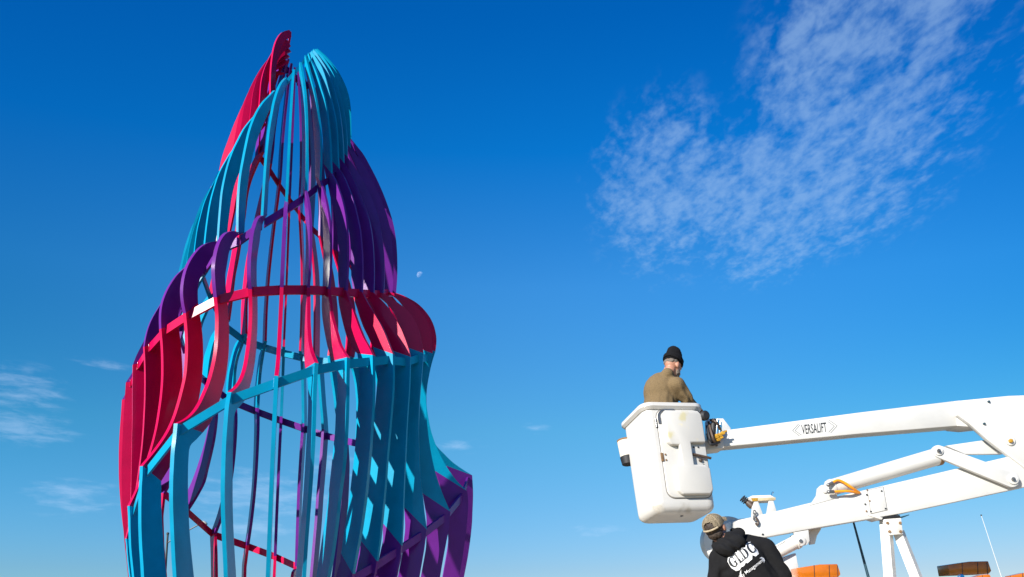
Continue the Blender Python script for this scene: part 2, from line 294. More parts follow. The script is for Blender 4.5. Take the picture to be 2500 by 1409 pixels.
# ------------------------------------------------------------------ sculpture
AXIS = Vector((-2.5132, 7.5950, 0)); D0 = Vector((0.31415, -0.94937, 0)); T0 = Vector((0.94937, 0.31415, 0))
FINS = [
('P',-16,(330,7472,403,7372,466,7267,512,7152,557,7037,597,6921,631,6802,654,6681,671,6559,674,6435,685,6313,702,6191),(180,7472,253,7372,316,7267,362,7152,407,7037,447,6921,481,6802,504,6681,521,6559,524,6435,535,6313,552,6191)),
('M',-16,(702,6191,770,6026,858,5872,943,5716,1018,5554,1082,5389,1138,5220,1172,5046,1192,4869,1200,4691,1186,4514,1170,4337),(552,6191,620,6026,708,5872,792,5716,867,5554,931,5388,988,5220,1022,5045,1042,4869,1050,4691,1036,4514,1020,4337)),
('C',14,(1170,4337,1248,4319,1321,4288,1377,4232,1421,4164,1463,4096,1493,4022,1522,3947,1546,3870,1560,3791,1568,3712,1556,3633),(1020,4337,1086,4293,1147,4243,1197,4181,1246,4118,1284,4049,1311,3974,1325,3895,1332,3816,1339,3736,1342,3656,1345,3577)),
('P',14,(1556,3633,1485,3481,1442,3318,1419,3151,1404,2984,1399,2815,1408,2647,1439,2482,1495,2323,1558,2167,1639,2020,1733,1879),(1345,3577,1281,3427,1249,3268,1239,3106,1236,2943,1243,2780,1262,2619,1297,2460,1350,2307,1414,2157,1493,2015,1583,1879)),
('M',14,(1733,1879,1752,1846,1772,1813,1791,1779,1810,1746,1830,1712,1849,1679,1857,1642,1853,1604,1848,1565,1843,1527,1838,1489,1795,1139,1573,679,1350,220),(1583,1879,1599,1845,1614,1810,1630,1776,1646,1741,1661,1707,1677,1672,1694,1638,1702,1602,1698,1564,1693,1526,1688,1489,1645,1139,1498,679,1350,220)),
('P',-17,(327,7508,402,7425,460,7332,496,7226,539,7123,579,7019,615,6913,639,6804,659,6694,664,6583,682,6473,708,6364),(177,7508,252,7425,310,7332,346,7226,389,7123,429,7019,465,6913,489,6804,509,6694,514,6583,532,6473,558,6364)),
('M',-17,(708,6364,773,6186,869,6022,963,5857,1048,5687,1125,5513,1192,5336,1232,5150,1255,4961,1263,4772,1242,4583,1218,4394),(558,6364,622,6186,718,6022,812,5857,897,5687,973,5513,1041,5335,1082,5150,1105,4961,1113,4772,1092,4583,1068,4394)),
('C',13,(1218,4394,1296,4380,1374,4364,1440,4321,1490,4259,1538,4195,1570,4122,1601,4049,1622,3972,1631,3893,1635,3813,1612,3737),(1068,4394,1129,4345,1192,4299,1250,4246,1307,4192,1350,4128,1378,4054,1389,3977,1388,3898,1388,3819,1384,3741,1379,3662)),
('P',13,(1612,3737,1521,3590,1467,3425,1443,3253,1430,3080,1431,2906,1449,2734,1499,2568,1581,2415,1674,2268,1788,2137,1914,2018),(1379,3662,1299,3518,1260,3357,1253,3191,1257,3025,1274,2860,1307,2697,1363,2541,1442,2395,1534,2256,1643,2132,1764,2018)),
('M',13,(1914,2018,1900,1969,1887,1920,1874,1871,1860,1822,1847,1773,1837,1724,1827,1674,1816,1625,1806,1575,1796,1525,1786,1476,1715,1126,1532,673,1350,220),(1764,2018,1750,1969,1737,1920,1723,1871,1710,1822,1697,1773,1687,1724,1677,1674,1666,1625,1656,1575,1646,1525,1636,1476,1565,1126,1457,673,1350,220)),
('P',-18,(337,7538,399,7452,460,7365,511,7271,551,7173,589,7073,623,6973,645,6869,659,6764,674,6658,683,6552,688,6446),(187,7538,249,7452,310,7365,361,7271,401,7173,439,7073,473,6973,495,6869,509,6764,524,6658,533,6552,538,6446)),
('M',-18,(688,6446,818,6311,928,6159,983,5982,1002,5795,1030,5610,1063,5425,1100,5241,1148,5060,1171,4874,1189,4687,1216,4501),(538,6446,668,6311,778,6159,833,5982,852,5795,880,5610,913,5425,950,5241,998,5060,1021,4874,1039,4687,1066,4501)),
('C',12,(1216,4501,1278,4470,1340,4438,1398,4400,1445,4349,1478,4288,1511,4227,1544,4166,1558,4098,1565,4028,1567,3959,1563,3889),(1066,4501,1134,4465,1203,4428,1266,4384,1324,4332,1369,4269,1395,4197,1418,4123,1435,4048,1444,3971,1451,3893,1456,3816)),
('P',12,(1563,3889,1498,3741,1435,3592,1379,3440,1359,3282,1399,3125,1458,2974,1531,2830,1610,2689,1701,2555,1810,2435,1918,2314),(1456,3816,1354,3685,1269,3543,1222,3384,1227,3218,1253,3055,1300,2896,1355,2739,1410,2582,1518,2458,1640,2345,1769,2241)),
('M',12,(1918,2314,1918,2236,1919,2158,1919,2080,1916,2002,1909,1924,1901,1847,1892,1769,1878,1693,1862,1616,1846,1540,1830,1464,1757,1114,1553,667,1350,220),(1769,2241,1769,2169,1770,2098,1770,2027,1764,1956,1756,1885,1748,1814,1738,1743,1724,1673,1709,1603,1694,1533,1680,1464,1607,1114,1478,667,1350,220)),
('M',-19,(533,6710,685,6594,790,6430,850,6246,887,6054,926,5863,967,5673,1003,5481,1047,5291,1082,5100,1118,4908,1163,4718),(397,6702,549,6585,652,6420,711,6235,749,6043,787,5852,827,5661,866,5470,912,5281,947,5089,981,4897,1025,4707)),
('C',11,(1163,4718,1224,4661,1275,4597,1305,4520,1333,4441,1353,4361,1369,4279,1383,4197,1381,4114,1374,4031,1360,3950,1334,3871),(1025,4707,1084,4644,1143,4579,1189,4506,1230,4430,1254,4347,1265,4261,1277,4174,1272,4088,1265,4001,1252,3915,1232,3831)),
('P',11,(1334,3871,1347,3734,1362,3598,1388,3463,1419,3330,1458,3198,1501,3068,1548,2939,1609,2817,1671,2694,1732,2571,1792,2448),(1232,3831,1232,3693,1237,3555,1254,3419,1275,3282,1306,3148,1340,3014,1390,2886,1450,2762,1514,2640,1594,2528,1674,2415)),
('M',11,(1792,2448,1803,2356,1814,2265,1825,2173,1821,2081,1815,1989,1807,1897,1792,1806,1773,1715,1754,1625,1734,1535,1715,1445,1639,1095,1495,657,1350,220),(1674,2415,1679,2326,1684,2237,1688,2148,1677,2059,1665,1971,1653,1882,1640,1794,1621,1707,1602,1619,1584,1532,1565,1445,1489,1095,1415,657,1340,220)),
('M',-20,(377,6973,547,6884,646,6707,716,6515,772,6319,822,6122,871,5924,905,5723,946,5524,994,5326,1048,5129,1111,4936),(256,6957,424,6864,521,6685,590,6494,645,6297,693,6100,740,5901,780,5701,826,5503,873,5305,924,5107,984,4913)),
('C',10,(1111,4936,1163,4867,1204,4792,1227,4709,1248,4626,1262,4541,1273,4455,1286,4370,1287,4284,1287,4198,1279,4112,1262,4028),(984,4913,1032,4840,1080,4767,1116,4688,1147,4606,1162,4521,1168,4434,1176,4347,1177,4259,1177,4172,1170,4085,1159,3998)),
('P',10,(1262,4028,1289,3903,1316,3779,1347,3655,1382,3533,1419,3411,1459,3290,1501,3170,1546,3051,1603,2936,1659,2822,1715,2708),(1159,3998,1172,3872,1187,3746,1210,3621,1235,3497,1266,3374,1300,3252,1337,3130,1384,3012,1439,2898,1510,2794,1590,2695)),
('M',10,(1715,2708,1722,2590,1729,2473,1735,2356,1729,2239,1721,2122,1709,2005,1691,1889,1669,1774,1645,1659,1622,1544,1601,1428,1536,1078,1443,649,1350,220),(1590,2695,1591,2579,1592,2462,1591,2345,1579,2229,1566,2113,1553,1997,1535,1882,1514,1767,1492,1653,1470,1538,1448,1424,1383,1074,1314,647,1244,220)),
('M',-21,(222,7237,405,7180,500,6989,581,6791,655,6590,716,6385,773,6179,807,5968,845,5758,905,5552,978,5351,1058,5153),(115,7213,296,7149,387,6957,466,6758,540,6557,599,6352,653,6145,694,5935,740,5727,799,5521,866,5318,942,5118)),
('C',9,(1058,5153,1100,5073,1131,4989,1147,4901,1161,4812,1169,4723,1176,4633,1188,4544,1196,4454,1200,4365,1199,4275,1190,4185),(942,5118,979,5037,1014,4956,1039,4871,1061,4785,1067,4697,1070,4608,1076,4520,1083,4432,1089,4343,1090,4254,1087,4166)),
('P',9,(1190,4185,1225,4073,1260,3960,1296,3847,1334,3735,1373,3624,1412,3512,1452,3401,1494,3291,1535,3180,1587,3074,1638,2967),(1087,4166,1108,4051,1132,3937,1159,3824,1189,3711,1220,3599,1254,3488,1290,3377,1326,3266,1368,3157,1420,3053,1507,2975)),
('M',9,(1638,2967,1641,2825,1645,2682,1646,2540,1637,2397,1627,2255,1611,2113,1590,1973,1564,1832,1537,1692,1510,1552,1487,1412,1429,1062,1358,641,1286,220),(1507,2975,1503,2831,1500,2687,1494,2543,1481,2400,1468,2256,1452,2113,1431,1970,1407,1828,1381,1686,1356,1544,1331,1402,1272,1052,1209,636,1145,220)),
('M',-22,(158,7375,310,7252,409,7081,485,6898,544,6708,583,6514,605,6317,629,6120,676,5927,746,5742,829,5561,915,5382),(66,7344,213,7214,307,7040,381,6856,440,6666,476,6471,494,6273,528,6078,585,5888,654,5701,731,5518,811,5336)),
('C',8,(915,5382,959,5295,995,5206,1020,5112,1042,5017,1060,4922,1074,4826,1090,4730,1104,4633,1114,4537,1119,4440,1118,4343),(811,5336,846,5249,881,5162,907,5073,933,4983,947,4890,957,4797,973,4705,989,4613,1001,4520,1009,4427,1014,4333)),
('P',8,(1118,4343,1158,4241,1198,4140,1238,4038,1278,3936,1318,3835,1358,3733,1398,3632,1438,3530,1477,3428,1517,3327,1561,3227),(1014,4333,1042,4229,1072,4125,1104,4022,1137,3919,1171,3816,1205,3714,1241,3612,1277,3510,1313,3408,1352,3307,1424,3256)),
('M',8,(1561,3227,1560,3059,1560,2891,1556,2724,1546,2556,1533,2389,1513,2222,1489,2056,1460,1891,1428,1726,1398,1561,1373,1395,1320,1045,1254,633,1188,220),(1424,3256,1415,3084,1408,2913,1398,2741,1383,2570,1369,2399,1351,2228,1327,2058,1299,1889,1270,1720,1242,1550,1214,1381,1160,1031,1102,625,1044,220)),
('M',-23,(136,7441,270,7318,359,7158,428,6987,483,6812,516,6631,533,6448,549,6265,585,6085,646,5912,726,5746,813,5584),(59,7402,186,7271,268,7107,335,6935,390,6760,419,6578,430,6395,460,6213,509,6036,568,5862,640,5692,720,5526)),
('C',7,(813,5584,853,5491,889,5396,915,5299,939,5200,960,5101,977,5001,994,4901,1014,4802,1028,4702,1039,4601,1046,4500),(720,5526,749,5435,778,5344,801,5251,825,5159,839,5064,853,4970,875,4877,898,4784,915,4690,930,4596,942,4501)),
('P',7,(1046,4500,1084,4393,1123,4285,1162,4178,1201,4070,1239,3963,1275,3854,1312,3746,1349,3638,1386,3530,1426,3423,1474,3320),(942,4501,966,4392,995,4285,1025,4178,1055,4071,1085,3964,1115,3857,1148,3750,1182,3644,1216,3539,1253,3434,1331,3369)),
('M',7,(1474,3320,1473,3144,1471,2968,1467,2792,1462,2615,1455,2439,1442,2264,1426,2088,1408,1913,1386,1738,1358,1564,1331,1390,1277,1040,1213,630,1149,220),(1331,3369,1319,3187,1310,3005,1299,2823,1288,2641,1281,2459,1273,2276,1261,2094,1244,1913,1226,1731,1200,1551,1170,1371,1114,1021,1058,621,1003,220)),
('M',-24,(114,7507,230,7385,308,7235,369,7077,421,6916,449,6749,460,6580,470,6410,493,6243,546,6082,622,5930,711,5786),(51,7460,159,7329,229,7175,288,7016,340,6855,363,6687,367,6517,392,6350,432,6184,483,6022,549,5866,629,5716)),
('C',6,(711,5786,766,5674,804,5556,835,5435,869,5316,908,5197,939,5077,966,4955,986,4832,1000,4708,1009,4584,1015,4460),(629,5716,671,5608,696,5494,719,5380,748,5267,778,5155,810,5043,845,4932,867,4817,885,4702,899,4587,911,4471)),
('P',6,(1015,4460,1061,4369,1105,4277,1146,4184,1186,4090,1225,3996,1262,3901,1299,3807,1336,3712,1371,3616,1404,3520,1429,3421),(911,4471,938,4379,970,4289,1000,4197,1030,4107,1059,4015,1089,3924,1122,3834,1155,3744,1188,3655,1223,3565,1279,3490)),
('M',6,(1429,3421,1420,3235,1409,3050,1398,2865,1390,2679,1381,2494,1372,2308,1364,2123,1356,1937,1345,1752,1319,1568,1289,1385,1235,1035,1173,627,1111,220),(1279,3490,1260,3297,1241,3104,1223,2910,1210,2716,1204,2522,1200,2328,1195,2134,1190,1939,1182,1745,1159,1553,1125,1361,1068,1011,1015,616,962,220)),
('M',-25,(112,7566,212,7448,280,7310,332,7164,374,7015,397,6862,402,6707,408,6553,434,6400,490,6256,560,6118,637,5983),(64,7510,153,7383,213,7241,262,7093,304,6943,321,6789,318,6634,343,6482,388,6333,441,6187,500,6043,566,5902)),
('C',5,(637,5983,702,5855,752,5719,799,5583,853,5449,900,5313,939,5174,965,5032,987,4889,998,4745,1005,4601,1009,4457),(566,5902,616,5778,650,5649,684,5520,729,5394,765,5265,804,5137,840,5008,865,4877,882,4744,894,4611,904,4478)),
('P',5,(1009,4457,1072,4387,1125,4309,1173,4228,1215,4144,1255,4059,1295,3974,1332,3887,1366,3799,1390,3708,1405,3615,1413,3522),(904,4478,944,4402,983,4326,1016,4248,1048,4169,1076,4089,1109,4010,1142,3931,1175,3853,1207,3774,1228,3691,1256,3611)),
('M',5,(1413,3522,1394,3356,1381,3191,1372,3025,1368,2859,1366,2693,1369,2527,1378,2361,1388,2195,1403,2029,1423,1864,1449,1700),(1256,3611,1226,3437,1205,3261,1189,3084,1179,2907,1182,2730,1193,2553,1206,2377,1218,2200,1238,2024,1262,1848,1281,1672)),
('C',35,(1449,1700,1442,1669,1437,1638,1433,1606,1429,1574,1424,1543,1420,1511,1414,1480,1409,1448,1403,1417,1398,1386,1392,1354,1330,1004,1263,612,1197,220),(1281,1672,1269,1645,1254,1618,1241,1591,1229,1563,1216,1536,1204,1508,1191,1481,1179,1453,1169,1425,1161,1396,1153,1367,1056,1017,1003,618,950,220)),
('M',-26,(107,7683,206,7578,271,7448,308,7308,326,7164,334,7018,333,6873,326,6728,347,6585,405,6452,476,6325,553,6202),(73,7620,161,7504,216,7369,248,7227,267,7083,268,6937,258,6791,272,6647,315,6508,370,6373,429,6240,494,6109)),
('C',4,(553,6202,641,6059,711,5906,782,5753,850,5600,909,5443,949,5279,981,5115,1000,4948,1012,4780,1020,4612,1036,4445),(494,6109,565,5972,614,5825,667,5680,723,5536,768,5388,810,5239,852,5090,876,4937,894,4783,908,4629,931,4476)),
('P',4,(1036,4445,1114,4406,1179,4348,1235,4280,1286,4209,1328,4133,1364,4053,1394,3971,1416,3886,1427,3800,1425,3712,1416,3625),(931,4476,982,4420,1030,4362,1069,4298,1107,4233,1142,4166,1174,4097,1205,4029,1233,3958,1253,3886,1256,3811,1253,3735)),
('M',4,(1416,3625,1391,3472,1374,3318,1364,3163,1365,3008,1375,2853,1390,2699,1416,2546,1451,2395,1492,2246,1537,2097,1595,1953),(1253,3735,1216,3571,1190,3405,1172,3237,1169,3069,1184,2901,1208,2734,1240,2569,1277,2404,1324,2242,1374,2081,1425,1921)),
('C',34,(1595,1953,1587,1898,1580,1842,1575,1786,1569,1729,1562,1673,1556,1617,1548,1562,1538,1506,1528,1451,1518,1395,1508,1340,1447,990,1374,605,1302,220),(1425,1921,1410,1869,1393,1818,1379,1766,1364,1715,1349,1663,1334,1612,1320,1560,1305,1509,1292,1456,1281,1404,1269,1352,1192,1002,1132,611,1072,220)),
('C',3,(515,6413,608,6264,701,6116,786,5964,855,5802,921,5640,973,5473,1010,5302,1037,5129,1046,4954,1051,4780,1053,4604),(464,6372,538,6225,607,6075,669,5923,720,5767,772,5611,825,5455,875,5299,908,5138,925,4974,938,4810,948,4646)),
('P',3,(1053,4604,1134,4554,1209,4498,1275,4429,1329,4352,1377,4270,1416,4184,1444,4094,1459,4000,1461,3906,1443,3813,1411,3724),(948,4646,997,4585,1045,4523,1093,4461,1136,4396,1171,4326,1205,4256,1236,4184,1267,4112,1284,4037,1282,3958,1272,3881)),
('M',3,(1411,3724,1381,3582,1362,3439,1355,3294,1361,3150,1387,3008,1420,2867,1462,2729,1520,2597,1595,2473,1679,2355,1769,2241),(1272,3881,1223,3721,1185,3559,1167,3394,1165,3228,1178,3062,1207,2898,1256,2739,1319,2585,1394,2436,1478,2292,1564,2150)),
('C',33,(1769,2241,1765,2157,1765,2074,1761,1990,1756,1906,1749,1822,1741,1739,1730,1655,1718,1572,1704,1489,1690,1407,1677,1324,1620,974,1485,597,1350,220),(1564,2150,1557,2075,1550,2000,1542,1926,1531,1852,1520,1778,1508,1704,1495,1630,1480,1557,1466,1483,1452,1410,1438,1336,1372,986,1303,603,1235,220)),
('C',2,(469,6628,582,6472,698,6317,799,6152,885,5979,954,5799,1002,5612,1043,5423,1078,5233,1092,5040,1087,4847,1070,4655),(395,6602,489,6446,583,6290,663,6127,738,5961,808,5793,866,5621,908,5444,937,5264,955,5083,960,4901,957,4719)),
('P',2,(1070,4655,1154,4625,1229,4577,1297,4520,1352,4450,1396,4373,1426,4289,1445,4202,1454,4114,1441,4026,1420,3939,1392,3855),(957,4719,1018,4671,1079,4623,1130,4565,1171,4499,1204,4429,1231,4357,1245,4281,1258,4204,1269,4128,1260,4051,1238,3977)),
('M',2,(1392,3855,1350,3725,1334,3589,1330,3452,1344,3316,1377,3184,1422,3054,1484,2933,1553,2814,1640,2709,1746,2624,1866,2557),(1238,3977,1193,3848,1161,3715,1143,3579,1135,3443,1144,3307,1165,3172,1206,3041,1257,2915,1318,2792,1392,2678,1487,2579)),
('C',32,(1866,2557,1872,2443,1882,2330,1881,2216,1878,2102,1869,1989,1855,1875,1836,1763,1816,1651,1794,1539,1772,1427,1747,1316,1672,966,1511,593,1350,220),(1487,2579,1578,2496,1668,2413,1680,2294,1673,2171,1660,2049,1641,1927,1620,1806,1594,1685,1563,1566,1528,1447,1492,1329,1387,979,1318,600,1249,220)),
('C',1,(390,6841,521,6696,642,6541,745,6374,832,6198,895,6012,953,5825,987,5631,1013,5436,1028,5241,1037,5044,1042,4848),(307,6843,414,6692,511,6533,607,6374,686,6207,746,6031,798,5853,855,5677,890,5495,901,5310,903,5125,908,4939)),
('P',1,(1042,4848,1120,4796,1191,4736,1254,4667,1302,4587,1345,4504,1368,4413,1382,4321,1390,4228,1385,4135,1368,4043,1319,3965),(908,4939,970,4871,1030,4800,1080,4723,1118,4639,1135,4548,1161,4459,1188,4371,1198,4279,1188,4187,1167,4097,1126,4015)),
('M',1,(1319,3965,1279,3852,1259,3734,1256,3614,1269,3495,1298,3379,1333,3264,1386,3157,1461,3063,1551,2983,1649,2915,1753,2856),(1126,4015,1101,3908,1081,3800,1069,3691,1069,3581,1072,3471,1094,3364,1126,3259,1171,3159,1227,3065,1296,2979,1367,2896)),
('C',31,(1753,2856,1799,2722,1812,2579,1819,2437,1815,2294,1804,2151,1788,2009,1756,1870,1716,1732,1672,1596,1625,1461,1583,1324,1478,974,1404,597,1330,220),(1367,2896,1500,2808,1627,2714,1649,2566,1631,2408,1607,2250,1582,2093,1552,1937,1509,1784,1458,1634,1401,1485,1342,1337,1237,987,1175,604,1113,220)),
('C',0,(360,6978,472,6829,576,6675,667,6512,746,6344,808,6168,863,5990,901,5808,930,5624,948,5438,957,5252,957,5066),(296,6959,385,6810,468,6658,553,6506,621,6347,673,6181,719,6014,768,5848,801,5678,818,5505,826,5332,834,5159)),
('P',0,(957,5066,1031,4995,1099,4918,1158,4833,1205,4742,1246,4647,1269,4547,1283,4446,1292,4343,1290,4240,1278,4138,1240,4043),(834,5159,892,5072,947,4984,994,4892,1034,4796,1056,4695,1081,4594,1104,4493,1114,4389,1110,4286,1098,4183,1070,4083)),
('M',0,(1240,4043,1230,3938,1230,3832,1237,3727,1252,3623,1280,3520,1314,3420,1361,3326,1425,3242,1503,3171,1586,3106,1674,3046),(1070,4083,1055,3988,1044,3893,1041,3797,1046,3702,1058,3607,1080,3514,1108,3422,1147,3335,1193,3251,1247,3172,1303,3094)),
('C',30,(1674,3046,1688,2889,1697,2732,1703,2575,1702,2417,1691,2260,1672,2104,1642,1949,1609,1795,1573,1642,1539,1488,1511,1333,1446,983,1374,601,1302,220),(1303,3094,1422,2975,1515,2836,1528,2670,1514,2502,1496,2334,1477,2167,1451,2001,1416,1836,1360,1676,1311,1515,1267,1353,1174,1003,1115,611,1056,220)),
('C',-1,(330,7114,423,6964,509,6810,588,6652,661,6491,721,6325,773,6157,815,5985,848,5812,868,5636,876,5460,872,5284),(285,7075,355,6929,425,6783,498,6639,556,6488,600,6333,640,6176,681,6019,712,5861,734,5700,749,5539,760,5378)),
('P',-1,(872,5284,942,5195,1006,5102,1061,5003,1107,4899,1147,4793,1170,4683,1184,4570,1194,4458,1195,4345,1187,4232,1161,4122),(760,5378,813,5275,863,5170,908,5063,949,4955,977,4842,1001,4728,1021,4614,1030,4498,1032,4382,1028,4266,1014,4150)),
('M',-1,(1161,4122,1181,4031,1201,3940,1218,3849,1233,3757,1261,3669,1293,3582,1333,3498,1388,3423,1454,3358,1524,3297,1594,3236),(1014,4150,1010,4068,1007,3986,1013,3904,1024,3823,1043,3743,1065,3664,1090,3585,1124,3511,1160,3437,1199,3364,1239,3292)),
('C',29,(1594,3236,1577,3064,1580,2891,1587,2718,1590,2544,1577,2372,1557,2200,1530,2028,1503,1857,1474,1686,1454,1514,1440,1341,1412,991,1341,606,1271,220),(1239,3292,1340,3144,1396,2973,1409,2792,1399,2612,1387,2431,1373,2251,1351,2071,1323,1892,1264,1722,1221,1547,1192,1368,1137,1018,1080,619,1023,220)),
('C',-2,(300,7251,372,7100,440,6947,507,6794,574,6641,633,6484,683,6325,729,6164,765,6001,787,5835,796,5668,787,5502),(274,7191,325,7049,381,6910,442,6773,490,6630,527,6485,561,6338,593,6191,623,6044,650,5896,672,5747,686,5597)),
('P',-2,(787,5502,853,5397,913,5287,964,5174,1008,5058,1048,4941,1072,4819,1085,4696,1096,4572,1100,4448,1096,4324,1082,4200),(686,5597,734,5478,780,5357,822,5235,865,5113,898,4989,921,4862,937,4734,947,4605,954,4476,958,4347,958,4218)),
('M',-2,(1082,4200,1102,4116,1125,4033,1148,3950,1183,3871,1222,3794,1265,3719,1307,3643,1348,3567,1401,3499,1459,3436,1521,3376),(958,4218,959,4141,961,4063,975,3987,993,3912,1019,3839,1046,3767,1076,3695,1107,3624,1143,3556,1183,3489,1222,3422)),
('C',28,(1521,3376,1524,3190,1532,3004,1536,2817,1531,2631,1519,2445,1491,2262,1448,2081,1421,1897,1383,1715,1340,1534,1281,1357,1176,1007,1117,614,1058,220),(1222,3422,1333,3277,1354,3093,1339,2907,1336,2720,1312,2535,1284,2350,1255,2165,1223,1981,1174,1800,1126,1619,1079,1438,988,1088,939,654,890,220)),
('C',-3,(262,7335,328,7191,405,7052,471,6908,529,6760,588,6613,631,6460,663,6305,691,6149,714,5992,730,5834,744,5676),(241,7264,297,7141,352,7016,404,6891,449,6763,479,6631,506,6498,540,6367,568,6234,588,6100,602,5965,618,5830)),
('P',-3,(744,5676,817,5564,876,5444,930,5322,975,5197,1010,5068,1032,4936,1049,4803,1058,4670,1061,4536,1058,4403,1052,4269),(618,5830,653,5691,701,5555,743,5418,792,5283,839,5147,873,5008,896,4866,909,4723,915,4579,924,4436,937,4293)),
('M',-3,(1052,4269,1084,4195,1120,4123,1158,4051,1193,3979,1228,3906,1264,3833,1303,3762,1343,3692,1390,3626,1436,3560,1479,3492),(937,4293,941,4218,955,4146,977,4075,1000,4004,1025,3934,1051,3864,1080,3796,1112,3728,1152,3665,1200,3609,1255,3559)),
('C',27,(1479,3492,1489,3300,1497,3108,1493,2916,1483,2725,1472,2533,1453,2342,1432,2151,1403,1962,1368,1773,1326,1586,1284,1398),(1255,3559,1298,3385,1300,3205,1290,3025,1282,2845,1271,2665,1253,2486,1229,2307,1207,2128,1175,1951,1141,1774,1111,1597)),
('P',27,(1284,1398,1283,1392,1281,1385,1280,1379,1278,1372,1277,1365,1275,1359,1273,1352,1271,1346,1269,1339,1266,1333,1264,1326,1159,976,1101,598,1043,220),(1111,1597,1109,1570,1108,1544,1105,1518,1094,1495,1082,1471,1070,1448,1064,1422,1058,1397,1053,1371,1047,1346,1042,1320,966,970,918,595,870,220)),
('C',-4,(251,7398,332,7271,409,7142,466,7004,511,6861,554,6717,595,6573,631,6427,655,6279,670,6130,682,5981,697,5831),(230,7326,301,7221,356,7106,400,6986,431,6863,444,6736,469,6612,508,6490,532,6365,544,6239,554,6112,571,5985)),
('P',-4,(697,5831,772,5711,832,5583,889,5453,934,5319,972,5182,1007,5045,1028,4905,1044,4764,1053,4622,1056,4481,1057,4339),(571,5985,606,5839,647,5694,695,5551,750,5410,803,5269,850,5126,881,4978,897,4828,907,4678,918,4528,944,4379)),
('M',-4,(1057,4339,1096,4274,1134,4207,1174,4143,1217,4079,1258,4015,1299,3950,1335,3883,1369,3815,1400,3745,1431,3676,1462,3606),(944,4379,952,4315,972,4253,997,4192,1020,4131,1042,4070,1067,4009,1094,3950,1125,3892,1157,3835,1187,3777,1216,3718)),
('C',26,(1462,3606,1471,3417,1472,3228,1460,3040,1447,2851,1433,2663,1418,2474,1408,2286,1393,2097,1376,1909,1357,1721,1332,1534),(1216,3718,1277,3550,1285,3370,1274,3190,1260,3009,1247,2829,1234,2649,1217,2469,1199,2289,1180,2109,1158,1930,1131,1751)),
('P',26,(1332,1534,1330,1520,1328,1506,1326,1492,1324,1477,1321,1463,1319,1449,1316,1435,1313,1421,1309,1408,1306,1394,1303,1380,1224,1030,1163,625,1102,220),(1131,1751,1133,1716,1135,1681,1137,1646,1131,1612,1123,1578,1114,1545,1108,1510,1101,1476,1094,1442,1088,1408,1081,1374,1011,1024,960,622,910,220)),
('C',-5,(241,7460,321,7344,393,7223,453,7096,503,6965,544,6830,579,6694,606,6556,628,6417,644,6277,656,6137,664,5996),(220,7389,290,7294,340,7187,387,7079,423,6967,434,6850,453,6733,483,6619,504,6503,518,6386,527,6268,538,6150)),
('P',-5,(664,5996,740,5867,807,5733,868,5597,925,5458,977,5318,1012,5172,1036,5025,1051,4876,1061,4726,1065,4577,1064,4427),(538,6150,579,5997,628,5845,681,5695,746,5549,809,5403,854,5251,888,5095,904,4937,914,4778,924,4619,945,4461)),
('M',-5,(1064,4427,1121,4371,1177,4315,1228,4254,1272,4187,1314,4120,1355,4051,1392,3981,1423,3907,1452,3833,1477,3758,1494,3680),(945,4461,978,4401,1021,4347,1057,4288,1083,4224,1110,4160,1137,4097,1167,4034,1195,3972,1224,3909,1248,3844,1261,3777)),
('C',25,(1494,3680,1494,3501,1490,3321,1481,3142,1473,2963,1468,2784,1463,2605,1458,2426,1454,2247,1451,2067,1448,1888,1442,1709),(1261,3777,1309,3616,1328,3449,1322,3282,1310,3114,1297,2947,1287,2779,1279,2612,1270,2444,1260,2276,1249,2109,1235,1942)),
('P',25,(1442,1709,1439,1680,1437,1651,1435,1622,1431,1593,1426,1564,1420,1536,1414,1507,1408,1479,1403,1450,1398,1421,1393,1393,1332,1043,1266,631,1199,220),(1235,1942,1238,1891,1240,1840,1243,1788,1238,1738,1226,1688,1216,1638,1207,1588,1198,1537,1189,1487,1180,1437,1171,1386,1108,1036,1053,628,998,220)),
('C',-6,(239,7513,325,7413,399,7304,459,7186,507,7062,545,6936,579,6808,604,6678,624,6547,637,6416,646,6284,652,6151),(217,7442,293,7363,346,7268,393,7168,427,7065,436,6956,453,6848,481,6741,501,6634,511,6525,517,6415,527,6306)),
('P',-6,(652,6151,742,6022,824,5888,895,5748,958,5604,1011,5456,1047,5303,1073,5147,1092,4991,1103,4834,1106,4677,1101,4520),(527,6306,587,6150,653,5997,717,5843,785,5691,847,5536,890,5376,924,5213,943,5047,956,4881,964,4715,978,4549)),
('M',-6,(1101,4520,1167,4478,1232,4433,1295,4386,1355,4336,1408,4278,1449,4212,1483,4141,1507,4067,1524,3990,1538,3913,1551,3836),(978,4549,1026,4501,1080,4459,1131,4413,1176,4362,1215,4306,1244,4244,1272,4182,1294,4117,1310,4051,1322,3984,1332,3916)),
('C',24,(1551,3836,1543,3660,1531,3484,1521,3309,1515,3133,1515,2957,1522,2781,1531,2605,1547,2430,1570,2255,1590,2080,1618,1907),(1332,3916,1361,3757,1373,3597,1367,3435,1357,3274,1349,3113,1343,2951,1344,2790,1345,2628,1353,2467,1363,2305,1378,2144)),
('P',24,(1618,1907,1613,1862,1607,1817,1601,1772,1596,1727,1590,1682,1583,1638,1576,1593,1569,1548,1562,1504,1555,1459,1548,1414,1494,1064,1419,642,1344,220),(1378,2144,1382,2077,1387,2010,1391,1943,1389,1875,1382,1808,1376,1741,1369,1674,1359,1608,1348,1541,1337,1475,1326,1408,1268,1058,1205,639,1141,220)),
('C',-7,(241,7559,332,7479,411,7388,476,7287,529,7178,572,7066,605,6949,628,6831,643,6711,652,6591,658,6470,663,6349),(219,7487,299,7431,357,7353,410,7270,449,7181,462,7084,480,6988,505,6893,520,6797,526,6699,529,6601,537,6503)),
